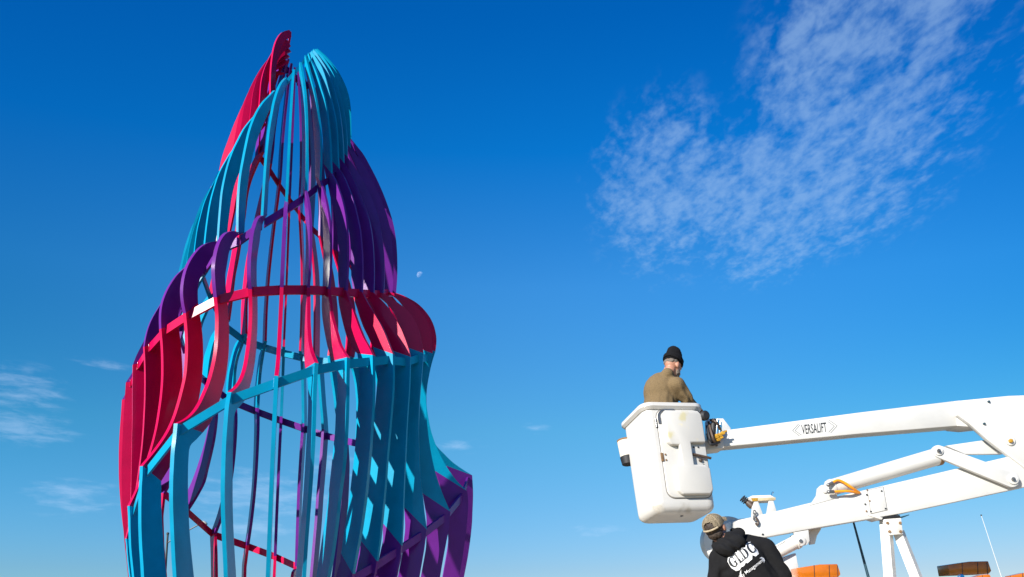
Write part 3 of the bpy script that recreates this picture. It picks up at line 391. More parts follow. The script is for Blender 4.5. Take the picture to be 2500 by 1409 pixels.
('P',-7,(663,6349,774,6225,863,6084,942,5937,1013,5786,1073,5630,1119,5470,1150,5306,1169,5140,1180,4974,1182,4807,1175,4640),(537,6503,625,6351,701,6192,773,6031,846,5870,911,5707,962,5538,1000,5366,1020,5191,1032,5015,1038,4839,1046,4663)),
('M',-7,(1175,4640,1256,4623,1332,4592,1401,4548,1460,4490,1513,4427,1560,4359,1596,4284,1618,4205,1632,4124,1637,4041,1641,3958),(1046,4663,1117,4643,1184,4612,1243,4567,1291,4510,1331,4448,1368,4384,1398,4316,1417,4244,1431,4171,1434,4097,1436,4023)),
('C',23,(1641,3958,1611,3792,1586,3625,1574,3457,1577,3288,1593,3120,1615,2953,1644,2786,1681,2622,1732,2461,1794,2303,1863,2149),(1436,4023,1449,3869,1445,3716,1433,3562,1421,3409,1415,3255,1417,3101,1428,2947,1449,2795,1474,2643,1513,2494,1557,2346)),
('P',23,(1863,2149,1858,2083,1853,2017,1847,1951,1836,1885,1824,1820,1813,1755,1801,1690,1790,1624,1779,1559,1769,1493,1759,1428,1704,1078,1527,649,1350,220),(1557,2346,1571,2263,1586,2179,1601,2096,1605,2011,1605,1927,1605,1842,1603,1757,1592,1673,1578,1590,1564,1506,1551,1423,1494,1073,1419,646,1345,220)),
('C',-8,(243,7604,337,7548,420,7475,492,7392,550,7299,598,7200,631,7095,650,6987,661,6877,666,6767,670,6657,674,6547),(221,7532,302,7501,365,7441,424,7377,470,7304,488,7219,506,7133,528,7049,538,6963,541,6875,542,6788,548,6701)),
('P',-8,(674,6547,804,6430,901,6282,989,6129,1067,5970,1134,5806,1190,5639,1227,5466,1247,5290,1256,5114,1257,4937,1248,4760),(548,6701,661,6555,747,6389,827,6221,905,6052,975,5879,1034,5703,1075,5521,1097,5336,1108,5150,1112,4964,1114,4778)),
('M',-8,(1248,4760,1330,4746,1410,4721,1487,4689,1556,4643,1617,4586,1669,4521,1708,4447,1733,4368,1747,4287,1746,4203,1737,4120),(1114,4778,1189,4761,1262,4736,1331,4703,1392,4657,1443,4600,1487,4537,1522,4469,1545,4396,1559,4321,1556,4245,1545,4169)),
('C',22,(1737,4120,1693,3961,1661,3798,1639,3634,1638,3468,1663,3305,1700,3143,1757,2988,1831,2839,1920,2700,2028,2574,2151,2464),(1545,4169,1537,4026,1516,3885,1490,3744,1470,3603,1460,3460,1467,3317,1495,3178,1539,3042,1607,2916,1681,2794,1758,2674)),
('P',22,(2151,2464,2163,2372,2166,2279,2160,2187,2153,2095,2146,2002,2134,1910,2121,1819,2107,1727,2093,1636,2078,1544,2063,1453,2005,1103,1678,661,1350,220),(1758,2674,1800,2568,1835,2459,1863,2349,1886,2237,1905,2125,1921,2013,1934,1900,1925,1786,1907,1674,1888,1562,1869,1449,1811,1099,1580,660,1350,220)),
('P',-9,(599,6779,715,6649,799,6495,875,6336,942,6173,999,6007,1048,5838,1080,5665,1102,5490,1113,5315,1117,5139,1112,4963),(463,6817,569,6677,647,6518,719,6356,788,6192,848,6026,898,5856,932,5682,953,5506,964,5329,970,5152,973,4974)),
('M',-9,(1112,4963,1190,4914,1264,4860,1334,4802,1396,4734,1447,4658,1487,4576,1517,4489,1534,4400,1542,4309,1539,4217,1528,4126),(973,4974,1044,4923,1113,4870,1178,4811,1234,4743,1279,4669,1315,4589,1343,4506,1359,4420,1367,4333,1362,4245,1350,4158)),
('C',21,(1528,4126,1557,3971,1592,3816,1640,3665,1707,3522,1787,3385,1847,3239,1911,3094,2031,2992,2159,2899,2300,2828,2446,2766),(1350,4158,1373,4016,1395,3874,1418,3732,1455,3593,1507,3459,1573,3331,1648,3208,1725,3087,1828,2987,1949,2911,2076,2842)),
('P',21,(2446,2766,2456,2648,2462,2531,2460,2413,2455,2296,2451,2178,2440,2061,2426,1944,2408,1828,2388,1712,2364,1597,2339,1482,2261,1132,1806,676,1350,220),(2076,2842,2116,2722,2152,2601,2181,2478,2205,2353,2227,2229,2243,2103,2250,1977,2234,1852,2212,1727,2187,1603,2160,1479,2083,1129,1717,675,1350,220)),
('P',-10,(521,7011,624,6869,695,6709,758,6545,816,6379,863,6210,905,6039,934,5866,956,5692,970,5516,977,5341,976,5165),(378,7030,475,6884,543,6721,605,6556,663,6389,712,6220,755,6048,784,5875,806,5700,820,5524,829,5347,831,5171)),
('M',-10,(976,5165,1041,5085,1106,5005,1170,4924,1223,4835,1268,4742,1299,4644,1322,4543,1334,4441,1337,4337,1332,4234,1318,4132),(831,5171,892,5090,955,5010,1017,4929,1066,4841,1109,4749,1138,4651,1159,4552,1171,4451,1174,4350,1169,4249,1155,4148)),
('C',20,(1318,4132,1368,4022,1415,3911,1453,3797,1495,3684,1540,3572,1581,3459,1614,3343,1667,3236,1735,3137,1814,3046,1898,2960),(1155,4148,1202,4044,1245,3938,1274,3827,1303,3716,1331,3605,1370,3497,1407,3389,1446,3281,1499,3180,1565,3086,1638,2998)),
('P',20,(1898,2960,1926,2827,1950,2693,1966,2557,1972,2421,1970,2285,1965,2149,1953,2013,1937,1878,1921,1743,1899,1608,1873,1475,1804,1125,1577,672,1350,220),(1638,2998,1681,2864,1720,2729,1751,2592,1771,2452,1783,2312,1791,2171,1789,2030,1775,1890,1758,1751,1735,1612,1708,1473,1640,1123,1495,672,1350,220)),
('P',-11,(444,7242,532,7091,589,6925,641,6757,689,6587,727,6416,761,6243,787,6069,810,5894,826,5719,837,5544,840,5368),(294,7242,382,7091,439,6925,491,6757,539,6587,577,6416,611,6243,637,6069,660,5894,676,5719,687,5544,690,5368)),
('M',-11,(840,5368,891,5262,945,5158,1002,5055,1048,4947,1086,4836,1111,4722,1126,4605,1133,4488,1132,4371,1126,4254,1109,4138),(690,5368,741,5262,795,5158,853,5055,898,4947,936,4836,961,4722,976,4605,983,4488,982,4371,976,4254,959,4138)),
('C',19,(1109,4138,1175,4069,1236,3995,1274,3909,1304,3818,1319,3724,1336,3630,1348,3536,1352,3440,1355,3345,1352,3249,1350,3154),(959,4138,1027,4070,1090,3998,1129,3911,1159,3821,1176,3727,1192,3632,1199,3537,1202,3441,1205,3345,1202,3250,1200,3154)),
('P',19,(1350,3154,1396,3006,1438,2856,1471,2704,1488,2550,1489,2395,1489,2239,1479,2084,1466,1929,1453,1774,1433,1620,1406,1467,1345,1117,1278,669,1211,220),(1200,3154,1246,3006,1288,2856,1321,2704,1338,2550,1338,2395,1339,2239,1329,2084,1316,1929,1303,1774,1283,1620,1256,1467,1195,1117,1135,669,1076,220)),
('P',-12,(413,7325,477,7172,513,7010,552,6848,590,6686,623,6523,656,6360,689,6197,718,6033,740,5868,750,5702,756,5535),(263,7325,327,7172,363,7010,402,6848,440,6686,473,6523,506,6360,539,6197,568,6033,590,5868,600,5702,606,5535)),
('M',-12,(756,5535,814,5416,871,5296,926,5176,970,5050,1006,4922,1036,4793,1058,4662,1067,4530,1066,4398,1056,4265,1039,4134),(606,5535,664,5416,721,5296,777,5176,820,5050,856,4923,886,4793,908,4662,917,4530,916,4398,906,4265,889,4134)),
('C',18,(1039,4134,1067,4052,1095,3970,1124,3888,1153,3806,1180,3723,1205,3640,1230,3557,1260,3475,1296,3396,1330,3316,1360,3235),(889,4134,917,4052,946,3970,976,3888,1005,3806,1033,3724,1057,3641,1080,3557,1110,3475,1146,3396,1180,3316,1210,3235)),
('P',18,(1360,3235,1389,3075,1415,2916,1420,2754,1418,2592,1412,2431,1404,2269,1388,2108,1366,1948,1345,1787,1321,1627,1294,1468,1233,1118,1172,669,1110,220),(1210,3235,1239,3075,1264,2916,1268,2754,1266,2592,1260,2431,1252,2269,1237,2108,1216,1947,1195,1787,1171,1627,1144,1468,1083,1118,1029,669,975,220)),
('P',-13,(341,7362,406,7216,483,7075,559,6935,610,6783,650,6627,681,6470,698,6311,706,6151,702,5990,696,5830,687,5670),(191,7362,256,7216,333,7075,409,6935,460,6783,500,6627,531,6470,548,6311,556,6151,552,5990,546,5830,537,5670)),
('M',-13,(687,5670,762,5549,826,5422,883,5291,926,5156,953,5016,976,4876,991,4734,1003,4592,1011,4450,1019,4308,1026,4165),(537,5670,612,5549,676,5422,733,5291,776,5156,803,5016,826,4876,841,4734,853,4592,861,4450,869,4308,876,4165)),
('C',17,(1026,4165,1109,4136,1159,4076,1183,3991,1207,3907,1231,3822,1257,3738,1283,3654,1312,3571,1343,3489,1367,3405,1390,3320),(876,4165,959,4137,1009,4077,1033,3992,1058,3908,1082,3823,1108,3739,1133,3655,1162,3572,1193,3489,1217,3405,1240,3320)),
('P',17,(1390,3320,1378,3150,1363,2981,1344,2813,1323,2645,1302,2476,1290,2307,1275,2138,1254,1970,1233,1801,1212,1633,1190,1465,1144,1115,1087,667,1029,220),(1240,3320,1228,3150,1214,2981,1195,2813,1174,2644,1153,2476,1141,2307,1125,2138,1104,1970,1083,1801,1062,1633,1040,1465,994,1115,944,667,894,220)),
('P',-14,(337,7399,405,7268,478,7139,544,7007,592,6867,632,6725,664,6581,684,6434,695,6287,693,6139,692,5991,692,5843),(187,7399,255,7268,328,7139,394,7007,442,6867,482,6725,514,6581,534,6434,545,6287,543,6139,542,5991,542,5843)),
('M',-14,(692,5843,765,5708,837,5572,903,5433,957,5289,996,5140,1030,4990,1051,4837,1066,4684,1074,4530,1075,4377,1074,4223),(542,5843,615,5708,686,5572,753,5433,806,5289,845,5140,880,4990,901,4837,916,4684,924,4530,925,4376,924,4223)),
('C',16,(1074,4223,1154,4197,1212,4144,1247,4068,1277,3989,1308,3910,1336,3830,1363,3750,1391,3671,1416,3590,1434,3508,1445,3424),(924,4223,1002,4189,1055,4132,1088,4054,1121,3976,1150,3897,1176,3816,1197,3734,1219,3653,1242,3571,1259,3488,1275,3405)),
('P',16,(1445,3424,1413,3261,1389,3096,1370,2931,1352,2766,1336,2600,1331,2434,1333,2267,1338,2101,1345,1935,1356,1769,1371,1603),(1275,3405,1246,3243,1226,3080,1211,2916,1196,2753,1184,2589,1182,2424,1184,2260,1188,2095,1195,1931,1206,1767,1221,1603)),
('M',16,(1371,1603,1347,1595,1324,1586,1300,1578,1276,1570,1253,1562,1229,1553,1206,1545,1186,1531,1175,1508,1165,1486,1154,1463,1049,1113,997,667,944,220),(1221,1603,1198,1593,1176,1583,1154,1573,1131,1563,1109,1554,1087,1544,1064,1534,1042,1524,1025,1507,1015,1485,1004,1463,899,1113,854,667,809,220)),
('P',-15,(334,7435,404,7320,472,7203,528,7079,575,6952,615,6823,648,6691,669,6558,683,6423,683,6288,689,6152,697,6017),(184,7435,254,7320,322,7203,378,7079,425,6952,465,6823,498,6691,519,6558,533,6423,533,6288,539,6152,547,6017)),
('M',-15,(697,6017,768,5867,847,5722,923,5574,987,5422,1039,5264,1085,5105,1112,4941,1129,4776,1137,4611,1131,4445,1122,4280),(547,6017,617,5867,697,5722,772,5574,837,5421,888,5264,934,5105,962,4941,979,4776,987,4611,981,4445,972,4280)),
('C',15,(1122,4280,1201,4258,1267,4215,1313,4148,1349,4074,1386,4001,1414,3925,1443,3848,1469,3770,1488,3691,1501,3610,1501,3529),(972,4280,1044,4241,1101,4188,1143,4117,1184,4046,1218,3972,1243,3894,1261,3814,1275,3734,1291,3653,1301,3572,1310,3491)),
('P',15,(1501,3529,1449,3371,1416,3209,1395,3044,1379,2879,1368,2713,1370,2548,1386,2383,1416,2219,1451,2057,1497,1898,1552,1741),(1310,3491,1264,3336,1238,3176,1225,3014,1216,2852,1213,2690,1221,2529,1239,2367,1268,2208,1303,2050,1348,1894,1402,1741)),
('M',15,(1552,1741,1547,1717,1542,1693,1538,1669,1533,1645,1528,1620,1524,1596,1518,1572,1513,1548,1507,1524,1502,1500,1496,1476,1416,1126,1346,673,1275,220),(1402,1741,1397,1717,1392,1693,1387,1669,1382,1645,1377,1621,1373,1596,1368,1572,1363,1548,1357,1524,1352,1500,1346,1476,1266,1126,1203,673,1140,220)),
]

sculpt = tag(empty('spiral_sculpture', AXIS), 'tall spiral steel sculpture of cyan, magenta and purple fins standing left of the lift truck', 'sculpture')
def kof(n):
    k = (-n) % 30
    return k if k <= 15 else k - 30
def fin_dir(k):
    th = math.radians(12 * k - 1.2)
    return D0 * math.cos(th) + T0 * math.sin(th)
def rz(k, r, z): return AXIS + fin_dir(k) * r + Vector((0, 0, z))
TOPS = {}
bot = {}
for S, n, o, i in FINS:
    k = kof(n); d = fin_dir(k); nrm = Vector((-d.y, d.x, 0))
    th = {'C': 0.0166, 'P': 0.0172, 'M': 0.0169}[S]
    if o[1] > 5200: th *= 0.75
    po = [(o[j] / 1000, o[j + 1] / 1000) for j in range(0, len(o), 2)]
    pi = [(i[j] / 1000, i[j + 1] / 1000) for j in range(0, len(i), 2)]
    TOPS[S, n] = (po[0], pi[0])
    po = catmull(po, 3); pi = catmull(pi, 3)
    if len(pi) != len(po): raise ValueError((S, n))
    bm = bmesh.new(); rows = []
    for (a, b), (c, e) in zip(po, pi):
        A = rz(k, a, b); B = rz(k, c, e)
        rows.append([bm.verts.new(p) for p in (A + nrm * th, A - nrm * th, B - nrm * th, B + nrm * th)])
    for r0, r1 in zip(rows, rows[1:]):
        for j in range(4): bm.faces.new((r0[j], r0[(j + 1) % 4], r1[(j + 1) % 4], r1[j]))
    bm.faces.new(rows[0]); bm.faces.new(rows[-1])
    link('fin_panel', to_mesh(bm), FM[S], sculpt, CN[S] + ' curved fin panel', 28)
# spiral flat bars that tie neighbouring fins together
ROFF = {'C': (0.055, -0.052), 'P': (0.055, -0.06), 'M': (0.055, -0.002)}
def rail_pt(S, n):
    (r, z), (ri, zi) = TOPS[S, n]
    dr = min(ROFF[S][0], 0.4 * math.hypot(r - ri, z - zi)); f = min(1, r / 0.7)
    return r - dr, z + ROFF[S][1] * (0.5 + 0.5 * f)
for S in 'CPM':
    ns = sorted(n for s, n in TOPS if s == S)
    for n in ns:
        if (S, n + 1) not in TOPS: continue
        (r0, z0), (r1, z1) = rail_pt(S, n), rail_pt(S, n + 1)
        h = 0.043 if r0 > 0.7 else 0.022 + 0.021 * r0 / 0.7
        k0, k1 = kof(n), kof(n + 1)
        A, B = rz(k0, r0, z0), rz(k1, r1, z1)
        out = ((A + B) / 2 - AXIS); out.z = 0; out.normalize()
        t = (B - A).normalized(); A = A + t * 0.015; B = B - t * 0.015
        w = out * 0.0125; u = Vector((0, 0, h))
        bm = bmesh.new()
        prism_pts(bm, [A + w + u, A - w + u, A - w - u, A + w - u], [B + w + u, B - w + u, B - w - u, B + w - u])
        bevel(bm, 0.003, 1)
        link('rail_segment', to_mesh(bm), FM[S], sculpt, CN[S] + ' spiral rail segment', 28)
# clamp bolts where the purple fins meet the crown
for n in range(-18, -9):
    (r, z), (ri, zi) = TOPS['P', n]; k = kof(n); d = fin_dir(k); nrm = Vector((-d.y, d.x, 0))
    for q in (0.03, 0.085):
        c = rz(k, r - 0.02 - q * 0.15, z - q)
        link('clamp_bolt', to_mesh(join(lathe(c - nrm * 0.034, nrm, [(0, 0.012), (0.068, 0.012)], 10), lathe(c - nrm * 0.03, nrm, [(0, 0.02), (0.012, 0.02)], 6), lathe(c + nrm * 0.018, nrm, [(0, 0.02), (0.012, 0.02)], 6))), M_P, sculpt)
# plinth under the fins, below the frame
link('plinth', to_mesh(lathe(AXIS + Vector((0, 0, 0.0)), (0, 0, 1), [(-0.3, 1.75), (0.2, 1.75), (0.23, 1.72)], 48)), mat('concrete', (0.33, 0.32, 0.30), rough=0.9, var=0.2, vscale=3, bump=0.3), sculpt)
# weld beads where the rails meet the fins facing the camera
for S, ns in (('C', range(28, 35)), ('M', range(-4, 8)), ('P', range(-3, 5))):
    for n in ns:
        if (S, n) not in TOPS: continue
        r, z = rail_pt(S, n); k = kof(n); d = fin_dir(k); nrm = Vector((-d.y, d.x, 0))
        bms = []
        for sgn in (1, -1):
            for j in range(7):
                c = rz(k, r + 0.014, z - 0.036 + j * 0.012) + nrm * sgn * 0.019
                bms.append(ball(c, (0.0045 + random.random() * 0.002, 0.0045, 0.007), 1))
        link('weld_bead', to_mesh(join(*bms)), FM[S], sculpt)
# ------------------------------------------------------------------ bucket truck
YB = 7.05                                   # distance of the booms
truck = tag(empty('bucket_truck', (3.6, 7.4, 0)), 'white aerial lift truck with two folded booms, a raised bucket and amber light bars', 'truck')
def part(name, bm, m, parent=truck, label=None, sm=32): return link(name, to_mesh(bm), m, parent, label, sm)
# --- bucket
BQ = (1.5123, 7.171, 3.2679 - 0.25); yaw, pit, rol = 0.2687, -0.1276, -0.0958
BM = Matrix.Translation(BQ) @ (Matrix.Rotation(rol, 4, 'Y') @ Matrix.Rotation(pit, 4, 'X') @ Matrix.Rotation(yaw, 4, 'Z'))
BW, BD, BH = 0.617, 0.534, 1.082
def rrect(w, d, r, seg=6):
    pts = []
    for cx, cy, a0 in ((w / 2 - r, d / 2 - r, 0), (-w / 2 + r, d / 2 - r, 90), (-w / 2 + r, -d / 2 + r, 180), (w / 2 - r, -d / 2 + r, 270)):
        for j in range(seg + 1):
            a = math.radians(a0 + 90 * j / seg); pts.append((cx + r * math.cos(a), cy + r * math.sin(a)))
    return pts
def loft(levels, M):
    """levels: (z, w, d, r); open loft closed at both ends"""
    bm = bmesh.new(); rings = []
    for z, w, d, r in levels: rings.append([bm.verts.new(M @ Vector((x, y, z))) for x, y in rrect(w, d, r)])
    n = len(rings[0])
    for a, b in zip(rings, rings[1:]):
        for j in range(n): bm.faces.new((a[j], a[(j + 1) % n], b[(j + 1) % n], b[j]))
    bm.faces.new(list(reversed(rings[0]))); bm.faces.new(rings[-1])
    return bm
def tw(z): f = -z / BH; return BW * (1 + 0.05 * f), BD * (1 - 0.124 * f)
lv = [(-0.95, tw(-1)[0] - .05, tw(-1)[1] - .05, .06), (-0.02, BW - .05, BD - .05, .075), (0.012, BW - .04, BD - .04, .08), (0.012, BW + .005, BD + .005, .09)]
for z, e in ((-0.05, 0.0), (-0.35, 0.004), (-0.7, 0.004), (-0.98, 0.0)): w, d = tw(z); lv.append((z, w + e, d + e, .085))
for k in range(1, 7):
    a = math.radians(15 * k); w, d = tw(-1.0); z = -1.0 - 0.08 * math.sin(a); e = 0.08 * (1 - math.cos(a)); lv.append((z, w - 2 * e, d - 2 * e, .085 - .04 * (1 - math.cos(a))))
bucket = part('bucket', loft(lv, BM), M_GEL, sm=40)
lip = [(0.016, BW - .03, BD - .03, .08), (0.022, BW + .045, BD + .045, .10), (0.012, BW + .066, BD + .066, .11), (-0.018, BW + .066, BD + .066, .11), (-0.045, BW + .02, BD + .02, .095), (-0.045, BW - .02, BD - .02, .09)]
rimb = loft(lip, BM)
# leave the rim open in the middle
for f in [f for f in rimb.faces if len(f.verts) > 6]: rimb.faces.remove(f)
part('rim', rimb, M_GEL, bucket, sm=40)
def bl(x, y, z): return BM @ Vector((x, y, z))
def fy(z): return -tw(z)[1] / 2            # front wall of the bucket
def onfront(poly, t0, t1, bev=0.01, seg=3):
    bm = bmesh.new()
    prism_pts(bm, [bl(x, fy(z) - t1, z) for x, z in poly], [bl(x, fy(z) - t0, z) for x, z in poly]); bmesh.ops.recalc_face_normals(bm, faces=bm.faces); bevel(bm, bev, seg); return bm
def rr2(x0, x1, z0, z1, r, seg=6):
    return [(x + (x0 + x1) / 2, z + (z0 + z1) / 2) for x, z in rrect(x1 - x0, z1 - z0, r, seg)]
door = rr2(-.195, .285, -.945, -.05, .085)
part('door_seam', onfront(rr2(-.203, .293, -.953, -.042, .09), -.01, .003, .001, 1), M_GROOVE, bucket)
part('door_panel', onfront(door, -.004, .016, .008), M_STAIN, bucket)
ib = [(-.125, -.075), (.23, -.075), (.268, -.115), (.268, -.405), (.105, -.405), (.105, -.63), (.225, -.63), (.27, -.67), (.27, -.885), (.235, -.925), (-.06, -.925), (-.10, -.885), (-.10, -.63), (-.02, -.63), (-.02, -.43), (-.105, -.43), (-.14, -.40), (-.14, -.10)]
part('raised_step_block', onfront(ib, .012, .062, .018, 3), M_STAIN, bucket)
hp = [(-.19 + .02 * 0, -.20)] + [(-.105 + .085 * math.cos(a), -.135 + .085 * math.sin(a)) for a in [math.radians(t) for t in range(180, 89, -10)]] + [(.0, -.05)]
bmh = bmesh.new()
ins = [(x * 1.0 + .026 * (1 if j < 2 else (1 - j / len(hp))), z - .026 * (j / len(hp))) for j, (x, z) in enumerate(hp)]
prism_pts(bmh, [bl(x, fy(z) - .024, z) for x, z in hp + ins[::-1]], [bl(x, fy(z) - .014, z) for x, z in hp + ins[::-1]])
part('hinge_strap', bmh, M_STEEL, bucket)
part('hinge_spring', join(*[lathe(bl(-.212, fy(-.2) - .012, -.155 - .018 * j), BM.to_3x3() @ Vector((0, 0, 1)), [(-.006, .011), (.006, .011)], 10) for j in range(5)]), M_STEEL, bucket)
part('hinge', join(box(bl(-.2, fy(-.54) - .016, -.54), (.026, .014, .085), BM.to_3x3(), .003), *[lathe(bl(-.165, fy(z) - .014, z), BM.to_3x3() @ Vector((0, -1, 0)), [(0, .009), (.008, .009)], 8) for z in (-.515, -.57)]), M_RUST, bucket)
part('latch_handle', join(tube([bl(.12, fy(-.5) - .03, -.515), bl(.2, fy(-.53) - .045, -.54), bl(.30, fy(-.56) - .05, -.565)], .013, 8), lathe(bl(.2, fy(-.56) - .016, -.575), BM.to_3x3() @ Vector((0, -1, 0)), [(0, .018), (.016, .018), (.022, .01)], 12)), M_BROWN, bucket)
part('rivet', join(*[lathe(bl(x, fy(z) - .016, z), BM.to_3x3() @ Vector((0, -1, 0)), [(0, .0085), (.006, .0085)], 8) for x, z in ((.15, -.44), (.2, -.44), (.23, -.62))]), M_INK, bucket)
part('drain_bolt', lathe(bl(.0, -.1, -1.078), BM.to_3x3() @ Vector((0, 0, -1)), [(0, .014), (.012, .014)], 6), M_STEEL, bucket)

blotch(M_STAIN, [(tuple(bl(.07, -.33, -.12)), .03, .075), (tuple(bl(-.11, -.33, -.33)), .0, .05)], (.50, .44, .22), .05, 9, .75)
blotch(M_GEL, [(tuple(bl(-.30, -.22, -1.03)), .0, .07), (tuple(bl(.27, -.22, -1.03)), .0, .06), (tuple(bl(.0, -.2, -1.06)), .0, .08), (tuple(bl(-.3, .2, -1.02)), .0, .08), (tuple(bl(.33, -.28, .0)), .0, .03)], (.26, .22, .15), .06, 14, .55)
# --- bracket and valve block between bucket and upper boom
part('boom_end_bracket', plate([(1728, 1022), (1766, 1021), (1785, 1046), (1779, 1058), (1728, 1072)], 7.16, .12, .008), M_WHITE)
part('lower_bracket', plate([(1716, 1076), (1768, 1070), (1768, 1094), (1722, 1099)], 7.02, .22, .008), M_WORN)
vb = []
for px, py, r, h, m in ((1741, 1047, .028, .20, 0), (1751, 1045, .020, .17, 1), (1758, 1047, .016, .13, 1)):
    c = at(px, py, 6.99); vb.append((lathe(c, (0.12, 0, 1), [(-h / 2, r), (-h / 2 + .02, r * 1.12), (h / 4, r * 1.12), (h / 4 + .005, r * .8), (h / 2, r * .8)], 14), m))
part('valve_body', vb[0][0], M_BLACK)
for b, m in vb[1:]: part('solenoid_coil', b, M_CHROME)
for px, py, r in ((1748, 1067, .02), (1756, 1064, .017), (1752, 1074, .015), (1761, 1059, .013)):
    part('hose_fitting', join(lathe(at(px, py, 6.97), (1, -.3, .5), [(-.045, r), (0, r), (.0, r * 1.35), (.025, r * 1.35), (.03, r * .7), (.06, r * .7)], 6)), M_YELLOW)
for j, (a, b, c) in enumerate((((1730, 1030), (1740, 1068), (1750, 1088)), ((1726, 1040), (1733, 1072), (1744, 1084)), ((1735, 1026), (1748, 1030), (1760, 1052)), ((1727, 1060), (1736, 1085), (1756, 1079)))):
    P = catmull([tuple(at(*a, 7.0)), tuple(at(*b, 6.93)), tuple(at(*c, 6.99))], 6)
    part('control_hose', tube(P, .013, 8), M_BLACK if j % 2 else M_BROWN)
part('pivot_cap', lathe(at(1718, 1016, 6.95), (.3, -1, 0), [(0, .05), (.03, .05), (.045, .03)], 16), M_BLACK)

# --- upper boom, its sleeve and the elbow plate
def beam(pl, y0, depth, bev, name, m, label=None):
    return part(name, plate(pl, y0, depth, bev), m, label=label)
ub = beam([(1764, 1054), (1768, 1050.5), (2100, 1006.5), (2345, 977), (2360, 1038), (2100, 1059), (1768, 1091), (1764, 1088)], YB, .19, .014, 'upper_boom', M_WHITE)
beam([(2331, 979), (2463, 966), (2700, 958), (2700, 1010), (2372, 1043), (2339, 1040)], YB - .012, .214, .01, 'boom_sleeve', M_WHITE)
elbow = beam([(2338, 1013), (2352, 980), (2463, 967.5), (2640, 1130), (2655, 1250), (2600, 1262), (2500, 1141), (2410, 1073), (2366, 1034)], YB - .06, .045, .006, 'elbow_plate', M_WHITE)
beam([(2463, 967), (2640, 975), (2640, 1110), (2500, 1003)], YB + .2, .03, .004, 'elbow_plate', M_WORN, 'rear elbow plate behind the boom')
for (px, py) in ((2413, 981), (2402, 1035)):
    part('grease_port', lathe(at(px, py, YB - .06), (0, -1, 0), [(0, .012), (.012, .012), (.02, .007)], 8), M_DARK, elbow)
pin = part('pivot_pin', lathe(at(2466, 1077, YB - .06), (0, -1, 0), [(0, .046), (.012, .046), (.018, .036), (.018, .03)], 24), M_WHITE, elbow)
part('pivot_bolt', lathe(at(2466, 1077, YB - .078), (0, -1, 0), [(0, .02), (.02, .02), (.024, .012)], 6), M_YELLOW, elbow)
# --- lower boom
lb = beam([(1802, 1269.5), (1835, 1262.5), (1984, 1226), (2465, 1114), (2720, 1056), (2720, 1139), (2500, 1190), (2200, 1254), (1977, 1292), (1860, 1313.5), (1815, 1321), (1800, 1300)], YB - .04, .20, .012, 'lower_boom', M_WHITE)
beam([(1996, 1209), (1998, 1192), (2006, 1184), (2022, 1183), (2040, 1190), (2046, 1216), (1975, 1235), (1984, 1227)], YB - .046, .05, .006, 'cylinder_ear', M_WHITE)
part('ear_pin', lathe(at(2013, 1198, YB - .046), (0, -1, 0), [(0, .026), (.012, .026), (.014, .02)], 18), M_WHITE)
# knuckle at the far end of the lower boom, behind the worker's head
kn = [(1776 + 58 * math.cos(math.radians(a)), 1318 - 58 * math.sin(math.radians(a))) for a in range(62, 285, 12)]
beam(kn + [(1830, 1372), (1835, 1264)], YB + .24, .16, .01, 'knuckle_plate', M_WHITE)
beam([(1770, 1278), (1806, 1266), (1812, 1322), (1782, 1334)], YB + .17, .14, .01, 'boom_end_box', M_WHITE)
# access plate with screws
ap = beam([(2119, 1197.5), (2156, 1189), (2166, 1245), (2127, 1253.5)], YB - .045, .004, .001, 'access_plate', M_WHITE)
beam([(2117.6, 1196.8), (2156.8, 1187.8), (2167.2, 1245.8), (2126, 1255)], YB - .0425, .0024, 0, 'access_plate_outline', M_GROOVE)
for px, py in ((2116, 1208), (2152, 1199), (2162, 1242), (2126, 1249), (2123, 1223), (2112, 1231), (2115, 1248), (2117, 1196)):
    part('screw', lathe(at(px, py, YB - .045), (0, -1, 0), [(0, .0085), (.005, .0085)], 8), M_RUST if px % 2 else M_INK, ap if px > 2117 else lb)
part('screw', lathe(at(1862, 1305, YB - .04), (0, -1, 0), [(0, .01), (.006, .01)], 8), M_INK, lb)
# --- upper cylinder with rod, links and hoses
c0, c1 = at(2022, 1193, YB + .0), at(2284, 1116, YB + .0); ax = (c1 - c0).normalized(); ln = (c1 - c0).length
cyl = part('lift_cylinder', lathe(c0, ax, [(-.02, .05), (0, .078), (.03, .082), (ln * .5, .086), (ln, .088)], 28), M_WHITE, sm=40)
part('end_gland', lathe(c1, ax, [(-.004, .092), (.035, .094), (.04, .086), (.03, .06), (.02, .055)], 28), M_RUST, cyl)
part('piston_rod', lathe(c1, ax, [(.0, .032), (.11, .032)], 18), M_CHROME, cyl)
part('weld_band', lathe(c0 + ax * .02, ax, [(0, .086), (.02, .088), (.03, .085)], 28), M_WHITE, cyl)
def bar(p, q, rp, rq, y, d, name, m, bev=.005):
    p, q = Vector(p), Vector(q); t = (q - p).normalized(); n = Vector((-t.y, t.x)); pl = []
    for j in range(9):
        a = math.pi / 2 + math.pi * j / 8; pl.append(p + (t * math.cos(a) + n * math.sin(a)) * rp)
    for j in range(9):
        a = -math.pi / 2 + math.pi * j / 8; pl.append(q + (t * math.cos(a) + n * math.sin(a)) * rq)
    return part(name, plate([tuple(v) for v in pl], y, d, bev), m)
lk = bar((2291, 1101), (2472, 1171), 14.5, 18.5, YB - .10, .04, 'link_arm', M_WHITE)
beam([(2310, 1088), (2406, 1074), (2470, 1096), (2450, 1108), (2356, 1109)], YB + .03, .05, .005, 'link_arm', M_WHITE, 'second link arm behind the elbow plate')
bar((2291, 1101), (2472, 1171), 14, 18, YB + .10, .04, 'link_arm', M_WORN)
